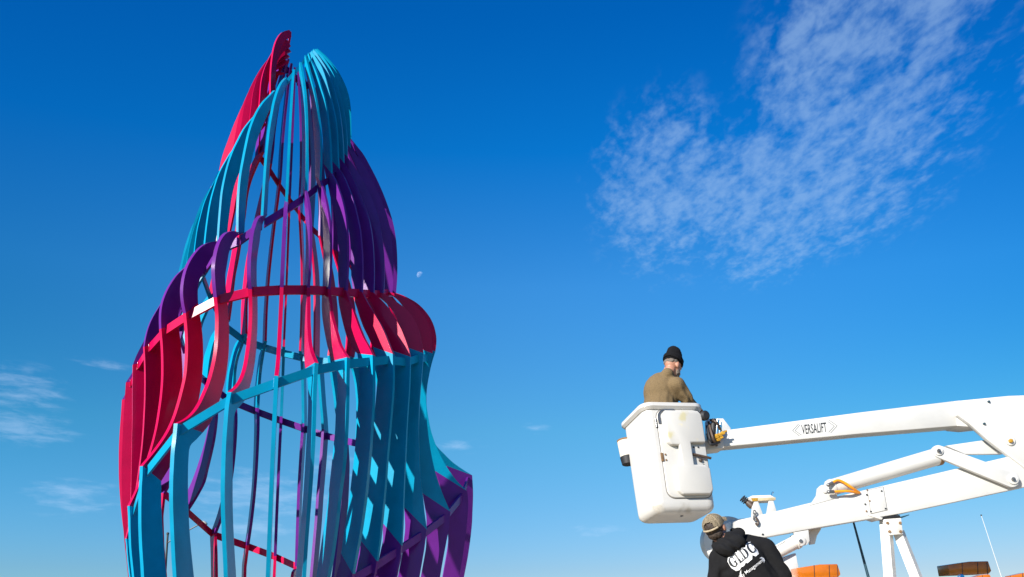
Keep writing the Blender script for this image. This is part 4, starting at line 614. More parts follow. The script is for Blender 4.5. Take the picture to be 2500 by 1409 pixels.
for (px, py), r in (((2291, 1101), .046), ((2473, 1170), .052)):
    part('link_pin', lathe(at(px, py, YB - .10), (0, -1, 0), [(-.2, r * .6), (0, r * .6), (0, r), (.012, r), (.016, r * .8), (.016, r * .62), (.022, r * .6)], 24), M_WHITE, lk)
    part('link_bolt', lathe(at(px, py, YB - .122), (0, -1, 0), [(0, .019), (.014, .019), (.014, .011), (.024, .011)], 6), M_STEEL, lk)
for pts in (((2033, 1178), (2046, 1172.5), (2062, 1179), (2080, 1191), (2098, 1203)), ((2036, 1200.5), (2052, 1199.5), (2072, 1199.5), (2098, 1203.5))):
    P = catmull([tuple(at(*p, YB - .10 + .05 * (j == len(pts) - 1))) for j, p in enumerate(pts)], 6)
    part('hydraulic_hose', tube(P, .0125, 10), M_ORANGE)
    part('hose_coupling', join(tube([P[0], Vector(P[0]) - (Vector(P[3]) - Vector(P[0])).normalized() * .05], .017, 6), ball(Vector(P[0]) - (Vector(P[3]) - Vector(P[0])).normalized() * .05, .019, 2)), M_STEEL)
# --- boom rest
part('boom_rest_pad', plate([(2140, 1259), (2197, 1257), (2200, 1264.5), (2150, 1266)], YB - .03, .2, .006), M_BLACK)
part('boom_rest_flap', plate([(2198, 1262), (2220, 1256), (2220, 1258), (2202, 1265)], YB - .03, .16, .002), M_DARK)
part('boom_rest_lip', plate([(2119, 1258), (2130, 1257), (2156, 1264), (2153, 1269)], YB - .05, .2, .004), M_WORN)
rest = part('boom_rest_bracket', plate([(2155, 1268), (2200, 1264.5), (2205, 1304), (2170, 1306.5)], YB - .03, .03, .004), M_WORN)
for px, py in ((2166, 1277), (2171, 1298), (2198, 1298), (2197, 1277)):
    part('bolt_head', lathe(at(px, py, YB - .03), (0, -1, 0), [(0, .014), (.011, .014)], 6), M_RUST, rest)
def leg(x0, y0, x1, y1, w, yb, name='boom_rest_leg'):
    a, b = at(x0, y0, yb), at(x1, y1, yb); b = a + (b - a) * 2.6
    d = (b - a).normalized(); s = Vector((math.cos(.72), math.sin(.72), 0)) * w / 2; q = Vector((-math.sin(.72), math.cos(.72), 0)) * w / 2
    bm = bmesh.new(); prism_pts(bm, [a + s + q, a - s + q, a - s - q, a + s - q], [b + s + q, b - s + q, b - s - q, b + s - q]); bevel(bm, .005); part(name, bm, M_WORN)
leg(2162, 1272, 2173, 1409, .085, YB + .04); leg(2192, 1295, 2237, 1409, .085, YB + .05)
# --- hook bracket on the lower boom
M_TAN = mat('rust_stained_paint', (.50, .40, .24), rough=.7, var=.25, vscale=30)
for g in ([(1843, 1222), (1850, 1222), (1863, 1257), (1834, 1264), (1836, 1238)], [(1877, 1222), (1888, 1222), (1896, 1249), (1871, 1255)]):
    part('bracket_gusset', plate(g, YB - .03, .012, .002), M_WHITE)
    part('bracket_gusset', plate(g, YB + .12, .012, .002), M_WORN)
part('bracket_deck', plate([(1836, 1210), (1881, 1208.5), (1893, 1215), (1893, 1221.5), (1838, 1223.5), (1835, 1214)], YB - .03, .17, .004), M_WORN)
part('bracket_deck_bar', plate([(1834, 1216), (1850, 1215.6), (1850, 1223), (1838, 1224)], YB - .037, .006, .001), M_YELLOW)
part('bracket_deck_bar', plate([(1850.3, 1215.6), (1893.5, 1214.5), (1893.5, 1221), (1850.3, 1223)], YB - .036, .005, .001), M_TAN)
part('eye_pin', tube([at(1884.5, 1215, YB), at(1884.5, 1206, YB), at(1886, 1201.5, YB), at(1889, 1203, YB)], .007, 6), M_CHROME)
w0 = at(1818, 1221, YB + .02); w1 = at(1841, 1240, YB)
part('winch_head', join(*[lathe(w0, w1 - w0, [(-.035 + .02 * j, .022), (-.03 + .02 * j, .036), (-.022 + .02 * j, .036), (-.018 + .02 * j, .024)], 14) for j in range(3)]), M_BLACK)
part('winch_body', lathe(w0 + (w1 - w0) * .18, w1 - w0, [(0, .022), (.03, .032), (.07, .034), (.09, .02), (.11, .016)], 14), M_BROWN)
hk = part('chain_link', join(*[tube([at(1842 + 3 * math.sin(t) * (.5 if i % 2 else 1), 1251 + i * 7 + 5 * math.cos(t), YB - .06) for t in [2 * math.pi * j / 12 for j in range(13)]], .006, 6) for i in range(3)]), M_STEEL)
part('hook', tube(catmull([tuple(at(*p, YB - .06)) for p in ((1845, 1262), (1848, 1268), (1851, 1274), (1850.5, 1280), (1848, 1282), (1846, 1279), (1845.5, 1276))], 5), .009, 8), M_BROWN)
# --- lower lift cylinder under the boom
c0, c1 = at(1895, 1349, YB + .02), at(1939, 1325.5, YB + .02); ax = (c1 - c0).normalized(); c0 = c1 - ax * .9
lc = part('lower_lift_cylinder', lathe(c0, ax, [(0, .066), (.9, .066), (.9, .074), (.86, .074)][:2] + [(.905, .075), (.94, .074), (.945, .055), (.93, .05)], 28), M_WORN, sm=40)
part('rod_eye', join(lathe(c1, ax, [(.0, .034), (.12, .034)], 16), lathe(at(1953, 1321, YB - .02), (0, -1, 0), [(0, .05), (.02, .05), (.026, .035)], 20)), M_WHITE, lc)
part('feed_pipe', tube([at(1876, 1345, YB - .02), at(1914, 1322, YB - .02), at(1920, 1324, YB)], .010, 8), M_WHITE, lc)
part('cylinder_bracket', plate([(1937, 1300), (1974, 1293.5), (1977, 1321), (1971, 1330), (1956, 1334), (1949, 1318)], YB - .03, .03, .005), M_WHITE)
part('cylinder_bracket', plate([(1974, 1294), (2006, 1288), (2005, 1292), (1995, 1308), (1990, 1328), (1977, 1330)], YB + .13, .03, .005), M_WORN)
part('bracket_bolt', lathe(at(1954, 1321, YB - .046), (0, -1, 0), [(0, .018), (.012, .018)], 8), M_STEEL)
# --- turret behind the worker
part('turret_plate', plate([(1880, 1372), (1943, 1350), (1950, 1386), (1950, 1480), (1905, 1480)], YB + .04, .10, .006), M_WHITE)
part('turret_drum', lathe((at(1932, 1409, YB + .12).x, YB + .12, .95), (0, 0, 1), [(0, .17), (.36, .17), (.42, .14), (.45, .10)], 28), M_WORN)
# --- the truck's own body, all below the frame
part('truck_bed', box((3.5, 7.45, .78), (4.2, 1.7, .5), None, .03), M_WHITE)
part('cab', box((4.9, 7.45, 1.0), (1.5, 1.7, .62), None, .08), M_WHITE)
part('turret_base', box((2.15, 7.3, 1.05), (.6, .6, .2), None, .03), M_WHITE)
for wx in (2.2, 4.9):
    for wy in (6.75, 8.15):
        part('wheel', lathe((wx, wy - .12, .4), (0, 1, 0), [(0, .38), (.03, .4), (.21, .4), (.24, .38)], 28), M_BLACK)
# --- amber light bars
def lightbar(px0, px1, py0, py1, y, seams, skew=0, d=.22):
    pl = [(px0, py0 + 8), (px0 + (px1 - px0) * .5, py0), (px1 - 8, py0 - 1), (px1, py1 - 7), (px1 - 6, py1), (px0 + 5, py1 + 4)]
    b = part('beacon_light', plate(pl, y, d, .008), M_AMBER)
    for f in seams:
        x = px0 + (px1 - px0) * f
        part('lens_seam', plate([(x - .9, py0 + 2), (x + .4, py0 + 2), (x + 1.9, py1 + 2), (x + .6, py1 + 2)], y - .0025, .004, 0), M_INK, b)
    q = at((px0 + px1) / 2, py1 + 5, y)
    part('beacon_foot', box((q.x, y + d / 2, q.z - .05), (.3, d * .8, .07), None, .01), M_BLACK, b)
    return b
lightbar(1951, 2053, 1378, 1409, 6.8, (.36, .72, .92))
lightbar(2314, 2421, 1371, 1401, 8.15, (.33, .68, .9))
lightbar(2374, 2424, 1403, 1422, 7.2, (.5,), d=.1)
lightbar(2468, 2540, 1398, 1422, 7.2, (.4,), d=.1)
part('marker_lamp', lathe(at(2345, 1410, 7.2), (0, -1, .2), [(0, .03), (.02, .03), (.03, .02)], 18), M_CHROME)
# --- thin masts
a, b = at(2084, 1276, YB + .5), at(2120, 1409, YB + .5); part('stay_pole', tube([a, b + (b - a) * .8], [.010, .017], 10), M_DARK)
a, b = at(2395.5, 1258, YB - .4), at(2445, 1409, YB - .4); wa = part('whip_antenna', tube([a, b + (b - a) * .5], [.0022, .003], 6), M_WHITE)
part('antenna_tip', ball(a, .008, 1), M_BLACK, wa)
# --- lettering on the upper boom
def text_mesh(s, size=1.0, offset=0.0, shear=0.0):
    cu = bpy.data.curves.new('t', 'FONT'); cu.body = s; cu.size = size; cu.offset = offset; cu.shear = shear; cu.resolution_u = 3; cu.space_character = 1.0
    ob = bpy.data.objects.new('t', cu); COL.objects.link(ob)
    dg = bpy.context.evaluated_depsgraph_get(); me = bpy.data.meshes.new_from_object(ob.evaluated_get(dg), depsgraph=dg)
    bpy.data.objects.remove(ob); bpy.data.curves.remove(cu); return me
def fit_quad(me, quad, y, offs=.0012, extr=.0):
    """stretch flat lettering onto a parallelogram given by bottom-left, bottom-right, top-left"""
    xs = [v.co.x for v in me.vertices]; ys = [v.co.y for v in me.vertices]
    x0, x1, y0, y1 = min(xs), max(xs), min(ys), max(ys)
    A, B, Cc = (at(*p, y) for p in quad)
    for v in me.vertices:
        f, g = (v.co.x - x0) / (x1 - x0), (v.co.y - y0) / (y1 - y0); v.co = A + (B - A) * f + (Cc - A) * g + Vector((0, -offs, 0))
    return me
link('lettering', fit_quad(text_mesh('VERSALIFT', offset=.012), ((1958.5, 1061), (2019.5, 1054.5), (1955.5, 1037.5)), YB), M_INK, ub, smooth_angle=0)
for ch in (((1950, 1034.5), (1935, 1051.5), (1952, 1064.5)), ((1953.5, 1037), (1941, 1051.3), (1957, 1062.5)), ((2024, 1025.5), (2044, 1039.6), (2028, 1057)), ((2020.5, 1028.8), (2037, 1040.5), (2023, 1055.5))):
    bm = bmesh.new()
    for p, q in zip(ch, ch[1:]):
        P, Q = at(*p, YB - .0012), at(*q, YB - .0012); n = Vector((-(Q - P).z, 0, (Q - P).x)).normalized() * .0026
        bm.faces.new([bm.verts.new(v) for v in (P + n, Q + n, Q - n, P - n)])
    part('chevron_mark', bm, M_GREYP, ub, sm=0)
# --- canvas tool bag hung on the far side of the bucket
bc = at(1529, 1097, 7.32); upv = BM.to_3x3() @ Vector((0, 0, 1))
bag = tag(empty('tool_bag', bc), 'small cream canvas tool bag with black base hanging on the bucket', 'tool bag')
part('bag_body', lathe(bc, upv, [(-.145, .064), (-.05, .074), (.085, .081), (.10, .082), (.10, .074), (.0, .07)], 24), mat('canvas', (.62, .56, .46), rough=.9, var=.15, vscale=14, bump=.3, bscale=200), bag)
part('bag_base', lathe(bc, upv, [(-.172, .05), (-.164, .064), (-.085, .076), (-.08, .07)], 24), M_BLACK, bag)
part('bag_hem', lathe(bc, upv, [(.085, .082), (.10, .085), (.104, .081), (.10, .077)], 24), M_RUST, bag)

# ------------------------------------------------------------------ people
def capsule(p, q, r0, r1, seg=14):
    p, q = Vector(p), Vector(q); d = (q - p); L = d.length
    prof = [(-r0 * math.cos(t), r0 * math.sin(t)) for t in [math.pi / 2 * j / 4 for j in range(5)]] + [(L + r1 * math.sin(t), r1 * math.cos(t)) for t in [math.pi / 2 * j / 4 for j in range(5)]]
    return lathe(p, d, prof, seg)
def ellip(c, r, rot=None):
    bm = bmesh.new(); bmesh.ops.create_icosphere(bm, subdivisions=3, radius=1)
    M = Matrix.Translation(Vector(c)) @ (rot.to_4x4() if rot is not None else Matrix()) @ Matrix.Diagonal((*r, 1))
    bmesh.ops.transform(bm, matrix=M, verts=bm.verts); return bm
def skinmesh(bms, voxel, it=4, noise_amp=0, noise_scale=8, wrinkle=None):
    """one continuous surface grown over the given volumes"""
    me = to_mesh(join(*bms)); ob = bpy.data.objects.new('t', me); COL.objects.link(ob)
    r = ob.modifiers.new('r', 'REMESH'); r.mode = 'VOXEL'; r.voxel_size = voxel
    s = ob.modifiers.new('s', 'SMOOTH'); s.iterations = it; s.factor = 0.5
    dg = bpy.context.evaluated_depsgraph_get(); out = bpy.data.meshes.new_from_object(ob.evaluated_get(dg), depsgraph=dg)
    bpy.data.objects.remove(ob); bpy.data.meshes.remove(me)
    if noise_amp or wrinkle:
        ns = [v.normal.copy() for v in out.vertices]
        for v, n in zip(out.vertices, ns):
            a = noise_amp * noise.fractal(v.co * noise_scale, 1.0, 2.0, 3) if noise_amp else 0
            if wrinkle: a += wrinkle(v.co)
            v.co += n * a
    return out
def rot_from(fwd, up):
    f = Vector(fwd).normalized(); r = f.cross(Vector(up)).normalized(); u = r.cross(f)
    return Matrix((r, f, u)).transposed()      # columns: right, forward, up
SKIN = mat('skin', (.40, .19, .12), rough=.5, var=.12, vscale=30, bump=.1, bscale=200)
def hand(w, d, up, s=1.0, curl=.5):
    """palm, thumb and four bent fingers; d = pointing direction, up = back of the hand"""
    R = rot_from(d, up); w = Vector(w); o = []
    def L(x, y, z): return w + R @ Vector((x * s, y * s, z * s))
    o.append(ellip(L(0, .045, 0), (.040 * s, .055 * s, .016 * s), R))
    for j, (x, ln) in enumerate(((-.030, .072), (-.010, .082), (.010, .078), (.029, .060))):
        a = L(x, .082, .002); b = L(x * 1.05, .082 + ln * .5, -.014 * curl); c = L(x * 1.05, .082 + ln * .8, -.05 * curl)
        o += [capsule(a, b, .0095 * s, .0085 * s, 8), capsule(b, c, .0085 * s, .007 * s, 8)]
    a = L(-.030, .02, -.004); b = L(-.058, .052, -.014); c = L(-.060, .085, -.026)
    o += [capsule(a, b, .013 * s, .0105 * s, 8), capsule(b, c, .0105 * s, .008 * s, 8)]
    return o
def head_parts(c, R, s=1.0):
    c = Vector(c)
    def L(x, y, z): return c + R @ Vector((x * s, y * s, z * s))
    return L, [ellip(L(0, -.012, .03), (.076 * s, .098 * s, .095 * s), R), ellip(L(0, .03, -.035), (.062 * s, .066 * s, .085 * s), R), ellip(L(0, .052, -.088), (.03 * s, .03 * s, .026 * s), R),
               capsule(L(0, .090, .012), L(0, .112, -.026), .010 * s, .015 * s, 8), ellip(L(0, .085, .032), (.055 * s, .016 * s, .012 * s), R),
               ellip(L(0, .088, -.055), (.026 * s, .012 * s, .006 * s), R), ellip(L(0, .086, -.066), (.022 * s, .012 * s, .007 * s), R),
               ellip(L(.082, -.016, -.012), (.013 * s, .024 * s, .036 * s), R), ellip(L(-.082, -.016, -.012), (.013 * s, .024 * s, .036 * s), R)]
# --- man standing in the bucket, looking down to the right
K = 0.25
hc = at(1643, 896, 7.08); fl = Vector((1.53, 7.10, 2.25 - K + .08))
man = tag(empty('person', fl), 'man in black beanie and tan knit sweater standing in the raised white bucket', 'person', 'two workers by the lift')
fwd = Vector((.80, .60, 0)).normalized(); rgt = Vector((fwd.y, -fwd.x, 0))
HR = rot_from(fwd + Vector((.05, .05, -.36)), (0, 0, 1))
L, hp_ = head_parts(hc, HR, .98)
chest = at(1621, 948, 7.1); sh_r = at(1652, 939, 6.97); sh_l = chest + (chest - sh_r) * .9 + fwd * .1
pel = Vector((1.47, 7.12, 2.98 - K)); kneeR = fl + Vector((.06, -.08, .42)); kneeL = fl + Vector((.03, .1, .42))
el_r = at(1676, 974, 7.04); wr_r = at(1692, 992, 7.14); el_l = sh_l + fwd * .16 + Vector((0, 0, -.2)); wr_l = el_l + fwd * .22 + Vector((0, 0, -.02))
body = hp_ + [capsule(L(0, -.03, -.06), chest + Vector((.02, 0, .06)), .056, .07), ellip(chest - Vector((0, 0, .05)), (.12, .10, .14)), capsule(chest, pel, .13, .13), capsule(sh_r, el_r, .05, .04), capsule(el_r, wr_r, .04, .027), capsule(sh_l, el_l, .05, .04), capsule(el_l, wr_l, .04, .027)]
for kn_, s in ((kneeR, 1), (kneeL, -1)):
    ft_ = Vector((kn_.x, kn_.y, fl.z + .04)); body += [capsule(pel + Vector((0, -.07 * s, 0)), kn_, .08, .055), capsule(kn_, ft_, .055, .04), capsule(ft_, ft_ + fwd * .16, .04, .035)]
body += hand(wr_r, fwd + Vector((0, 0, -.2)), (0, 0, 1)) + hand(wr_l, fwd + Vector((0, 0, -.2)), (0, 0, 1))
link('body', skinmesh(body, .0075, 4), SKIN, man, smooth_angle=180)
def folds_m(p):
    d = (p - el_r).length; w = math.exp(-(d / .13) ** 2)
    return .012 * w * math.sin((p.x * .9 + p.z * .5) * 95 + noise.noise(p * 12) * 2.5) + .004 * noise.noise(p * 16)
sw_up = (chest - pel).normalized()
back = at(1596, 950, 7.1)
sweater = [ellip(chest + Vector((-.02, .02, -.03)), (.185, .17, .20)), ellip(at(1630, 932, 7.1), (.095, .13, .065)), capsule(back + Vector((.085, .02, -.03)), pel + Vector((.0, 0, .1)), .165, .185), ellip(at(1643, 950, 7.12), (.085, .11, .13)),
           capsule(sh_r, el_r, .080, .070), capsule(el_r, wr_r, .066, .048), capsule(sh_l, el_l, .085, .07), capsule(el_l, wr_l, .066, .045), capsule(L(0, -.055, -.125), at(1628, 930, 7.1), .066, .10)]
M_SW = mat('tan_knit', (.16, .108, .05), rough=.95, var=.35, vscale=140, bump=.6, bscale=150)
link('sweater', skinmesh(sweater, .010, 3, 0, 8, folds_m), M_SW, man, smooth_angle=180)
M_KNIT = mat('black_knit', (.006, .006, .007), rough=.95, bump=.5, bscale=160, spec=.2)
bean = [ellip(L(0, -.014, .075), (.089, .110, .080), HR), ellip(L(.0, -.022, .13), (.076, .092, .07), HR), ellip(L(.0, -.030, .165), (.066, .078, .055), HR)]
link('beanie', skinmesh(bean, .008, 5, .004, 18), M_KNIT, man, smooth_angle=180)
cuff = []
for j in range(24):
    a, b = 2 * math.pi * j / 24, 2 * math.pi * (j + 1) / 24
    cuff.append(capsule(L(.088 * math.cos(a), -.014 + .112 * math.sin(a), .052 - .012 * math.sin(a)), L(.088 * math.cos(b), -.014 + .112 * math.sin(b), .052 - .012 * math.sin(b)), .012, .012, 6))
    cuff.append(capsule(L(.086 * math.cos(a), -.014 + .110 * math.sin(a), .082 - .008 * math.sin(a)), L(.086 * math.cos(b), -.014 + .110 * math.sin(b), .082 - .008 * math.sin(b)), .013, .013, 6))
link('beanie_cuff', skinmesh(cuff, .007, 3, .002, 40), M_KNIT, man, smooth_angle=180)
M_GHAIR = mat('grey_hair', (.16, .13, .105), rough=.8, var=.5, vscale=120, bump=.6, bscale=260)
beard = [ellip(L(0, .055, -.085), (.05, .045, .035), HR), ellip(L(.05, .035, -.058), (.018, .03, .034), HR), ellip(L(-.05, .035, -.058), (.018, .03, .034), HR), ellip(L(0, .092, -.047), (.028, .012, .008), HR)]
link('beard', skinmesh(beard, .006, 3, .003, 60), M_GHAIR, man, smooth_angle=180)
link('hair', skinmesh([ellip(L(0, -.066, .022), (.068, .045, .036), HR), ellip(L(.068, -.035, .025), (.012, .028, .02), HR), ellip(L(-.068, -.035, .025), (.012, .028, .02), HR)], .006, 3, .003, 60), M_GHAIR, man, smooth_angle=180)
for s in (1, -1): link('eye', to_mesh(ball(L(.03 * s, .082, .012), .0125, 2)), mat('eye_white', (.5, .47, .43), rough=.2) if s == 1 else bpy.data.materials['eye_white'], man, smooth_angle=180)
M_JEAN = mat('dark_work_trousers', (.03, .035, .05), rough=.9, var=.3, vscale=20, bump=.3)
tr_ = [capsule(pel + Vector((0, 0, .04)), pel - Vector((0, 0, .06)), .17, .15)]
for kn_, s in ((kneeR, 1), (kneeL, -1)):
    ft_ = Vector((kn_.x, kn_.y, fl.z + .08)); tr_ += [capsule(pel + Vector((0, -.07 * s, 0)), kn_, .105, .078), capsule(kn_, ft_, .078, .065)]
link('trousers', skinmesh(tr_, .014, 3, .006, 9), M_JEAN, man, smooth_angle=180)
# --- worker on the ground, back to the camera, leaning left and looking up
WY = 6.1
hc2 = at(1747, 1289, WY)
wk = tag(empty('person', (2.17, 6.2, 0)), 'worker in tan cap and black printed hoodie seen from behind below the bucket', 'person', 'two workers by the lift')
HR2 = rot_from(Vector((.62, .70, .36)), (-.20, -.2, 1))
HR2 = Matrix.Rotation(math.radians(-14), 3, Vector((0, 1, 0))) @ HR2
L2, hb = head_parts(hc2, HR2, .98)
nk = at(1772, 1322, WY + .01); shR = at(1868, 1340, WY + .03); shL = at(1757, 1362, WY + .06); mid = at(1812, 1372, WY + .03)
pel2 = Vector((2.20, 6.18, .98))
elR = at(1916, 1425, WY + .02); wrR = elR + Vector((.08, .2, -.18)); elL = at(1745, 1450, WY + .12); wrL = elL + Vector((.1, .25, .02))
b2 = hb + [capsule(L2(0, -.03, -.06), nk, .058, .07), ellip(mid, (.17, .11, .17)), capsule(mid, pel2, .14, .14), capsule(shR, elR, .052, .042), capsule(elR, wrR, .042, .027), capsule(shL, elL, .052, .042), capsule(elL, wrL, .042, .027)]
b2 += hand(wrR, Vector((.2, .9, -.3)), (1, 0, .3)) + hand(wrL, Vector((.2, .9, .1)), (-1, 0, .3))
legs = []
for s in (1, -1):
    hip = pel2 + Vector((.09 * s, 0, -.03)); kn_ = hip + Vector((.03 * s, .03, -.43)); ft_ = Vector((kn_.x, kn_.y - .02, .07))
    legs.append((hip, kn_, ft_)); b2 += [capsule(hip, kn_, .085, .058), capsule(kn_, ft_, .058, .042), capsule(ft_ - Vector((0, .04, .02)), ft_ + Vector((.02 * s, .18, -.03)), .045, .038)]
link('body', skinmesh(b2, .0075, 4), SKIN, wk, smooth_angle=180)
M_HOOD = mat('black_fleece', (.0075, .0075, .0085), rough=.95, var=.25, vscale=25, bump=.35, bscale=220, spec=.25)
def folds_w(p):
    d = min((p - elR).length, (p - (shR * .35 + elR * .65)).length); w = math.exp(-(d / .12) ** 2)
    t = (p - mid); w2 = math.exp(-((p - at(1768, 1400, WY)).length / .15) ** 2)
    return .014 * w * math.sin((p.x * .55 + p.z * .8) * 85 + noise.noise(p * 10) * 2.2) + .010 * w2 * math.sin((p.x * .9 - p.z * .5) * 60 + noise.noise(p * 9) * 2) + .006 * noise.noise(p * 9)
hoodie = [ellip(mid + Vector((0, .01, .0)), (.215, .145, .20)), ellip(at(1835, 1345, WY + .05), (.15, .115, .13)), ellip(at(1792, 1352, WY + .04), (.17, .12, .13)), capsule(mid, pel2 + Vector((0, 0, .06)), .19, .20), capsule(at(1822, 1330, WY + .06), shR, .098, .092), capsule(shR, elR, .092, .08), capsule(elR, wrR, .078, .05), capsule(shL, elL, .088, .078), capsule(elL, wrL, .074, .05), capsule(nk + Vector((0, .02, -.03)), mid, .11, .16)]
hood_me = skinmesh(hoodie, .011, 4, 0, 8, folds_w)
hd_ob = link('hoodie', hood_me, M_HOOD, wk, smooth_angle=180)
def folds_h(p): return .009 * math.sin((p.x * .75 + p.z * 1.0) * 62 + noise.noise(p * 11) * 2.4)
hood = [capsule(at(1755, 1336, WY - .03), at(1772, 1340, WY - .09), .055, .066), capsule(at(1772, 1340, WY - .09), at(1798, 1326, WY - .08), .068, .07), capsule(at(1798, 1324, WY - .08), at(1803, 1304, WY + .0), .062, .05), capsule(at(1776, 1318, WY - .05), at(1792, 1310, WY - .03), .052, .06), capsule(at(1760, 1322, WY - .02), at(1779, 1326, WY - .06), .046, .06), capsule(at(1752, 1335, WY - .03), at(1758, 1325, WY + .08), .045, .045), capsule(at(1802, 1303, WY), at(1792, 1302, WY + .10), .042, .042)]
link('hood', skinmesh(hood, .009, 3, 0, 8, folds_h), M_HOOD, wk, smooth_angle=180)
M_CAP = mat('tan_cotton', (.36, .29, .19), rough=.9, var=.22, vscale=30, bump=.3, bscale=220)
def dome(rx, ry, rz_, c, a0=0, t=0.0):
    bm = bmesh.new(); rows = []
    for j in range(13):
        ph = math.pi / 2 * j / 12
        rows.append([bm.verts.new(L2(rx * math.cos(ph) * math.cos(th) + c[0], ry * math.cos(ph) * math.sin(th) + c[1], rz_ * math.sin(ph) ** .85 + c[2])) for th in [2 * math.pi * i / 36 for i in range(36)]])
    for j, (a, b) in enumerate(zip(rows, rows[1:])):
        for i in range(36):
            th = 2 * math.pi * (i + .5) / 36
            if j < 5 and abs(math.atan2(math.sin(th + math.pi / 2), math.cos(th + math.pi / 2))) < .62 * math.sqrt(max(0, 1 - (j / 5) ** 2)): continue     # opening above the strap
            bm.faces.new((a[i], a[(i + 1) % 36], b[(i + 1) % 36], b[i]))
    return bm
cap_bm = dome(.091, .113, .108, (0, -.012, .025))
bmesh.ops.solidify(cap_bm, geom=cap_bm.faces[:], thickness=.004)
cap = link('cap', to_mesh(cap_bm), M_CAP, wk, smooth_angle=60)
M_STITCH = mat('cap_seam', (.34, .275, .18), rough=.9)
for th in [math.pi * j / 6 * 2 + math.pi / 6 for j in range(6)]:
    link('cap_seam', to_mesh(tube([L2(.092 * math.cos(ph) * math.cos(th), .114 * math.cos(ph) * math.sin(th) - .012, .109 * math.sin(ph) ** .85 + .025) for ph in [math.pi / 2 * j / 10 for j in range(5 if abs(math.sin(th) + 1) < .02 else 0, 11)]], .0016, 6)), M_STITCH, cap)
link('cap_button', to_mesh(ball(L2(0, -.012, .136), (.009, .009, .006), 2)), M_CAP, cap)
bm = bmesh.new(); ra = []; rb = []
for j in range(13):
    a = math.radians(20 + 140 * j / 12); x, y = math.cos(a), math.sin(a)
    ra.append(bm.verts.new(L2(.09 * x, .111 * y - .012, .030))); rb.append(bm.verts.new(L2(.096 * x, .111 * y - .012 + .085 * max(0, y) ** .6, .012 + .016 * (1 - abs(x)))))
for j in range(12): bm.faces.new((ra[j], ra[j + 1], rb[j + 1], rb[j]))
bmesh.ops.solidify(bm, geom=bm.faces[:], thickness=.005)
link('cap_brim', to_mesh(bm), M_CAP, cap)
link('cap_strap', to_mesh(tube([L2(.0925 * math.cos(a), .1145 * math.sin(a) - .012, .030) for a in [math.radians(-135 + 90 * j / 12) for j in range(13)]], .0085, 8)), M_CAP, cap)
M_HAIR = mat('dark_brown_hair', (.035, .022, .014), rough=.7, var=.5, vscale=90, bump=.6, bscale=240)
link('hair', skinmesh([ellip(L2(0, -.036, .035), (.078, .080, .070), HR2), ellip(L2(0, -.060, -.035), (.066, .048, .050), HR2), ellip(L2(.066, -.045, .0), (.012, .02, .03), HR2), ellip(L2(-.066, -.045, .0), (.012, .02, .03), HR2)], .006, 3, .004, 55), M_HAIR, wk, smooth_angle=180)
for s in (1, -1): link('eye', to_mesh(ball(L2(.03 * s, .082, .012), .0125, 2)), bpy.data.materials['eye_white'], wk, smooth_angle=180)
tr_ = [capsule(pel2 + Vector((0, 0, .08)), pel2 - Vector((0, 0, .06)), .165, .16)]
for hip, kn_, ft_ in legs: tr_ += [capsule(hip, kn_, .108, .08), capsule(kn_, ft_ + Vector((0, 0, .03)), .08, .068)]
link('trousers', skinmesh(tr_, .014, 3, .006, 9), M_JEAN, wk, smooth_angle=180)
for hip, kn_, ft_ in legs: link('boot', skinmesh([capsule(ft_ + Vector((0, 0, .06)), ft_ - Vector((0, .04, .01)), .06, .055), capsule(ft_ - Vector((0, .04, .015)), ft_ + Vector((0, .19, -.025)), .055, .045)], .012, 3), M_BROWN, wk, smooth_angle=180)
# print on the back: laid onto the fleece
bpy.context.view_layer.update()
bvh = BVHTree.FromPolygons([v.co.copy() for v in hood_me.vertices], [tuple(p.vertices) for p in hood_me.polygons])
def on_back(px, py, off):
    v = ray(px, py).normalized(); h = bvh.ray_cast(Vector((0, 0, ZC)), v)
    if h[0] is None: return at(px, py, WY - .1)
    return h[0] + (h[1] if h[1].dot(v) < 0 else -h[1]) * off
ang = math.radians(38); EX = Vector((math.cos(ang), -math.sin(ang))); EY = Vector((-math.sin(ang) * .9, -math.cos(ang) * 1.0))
def print_mesh(bm, org, w, h, off, x0, x1, y0, y1, shear=0.0, curve=0.0):
    bmesh.ops.subdivide_edges(bm, edges=[e for e in bm.edges if e.calc_length() > (x1 - x0) * .06], cuts=1)
    for v in bm.verts:
        f = (v.co.x - x0) / (x1 - x0); g = (v.co.y - y0) / (y1 - y0)
        p = Vector(org) + EX * (f * w + shear * g) + EY * (g * h + curve * math.sin(math.pi * f)); v.co = on_back(p.x, p.y, off)
    return bm
M_PRINT = mat('white_print', (.72, .72, .72), rough=.8)
def bounds(bm):
    xs = [v.co.x for v in bm.verts]; ys = [v.co.y for v in bm.verts]; return min(xs), max(xs), min(ys), max(ys)
def letters(s, offset): 
    bm = bmesh.new(); me = text_mesh(s, offset=offset); bm.from_mesh(me); bpy.data.meshes.remove(me); bmesh.ops.triangulate(bm, faces=bm.faces); return bm
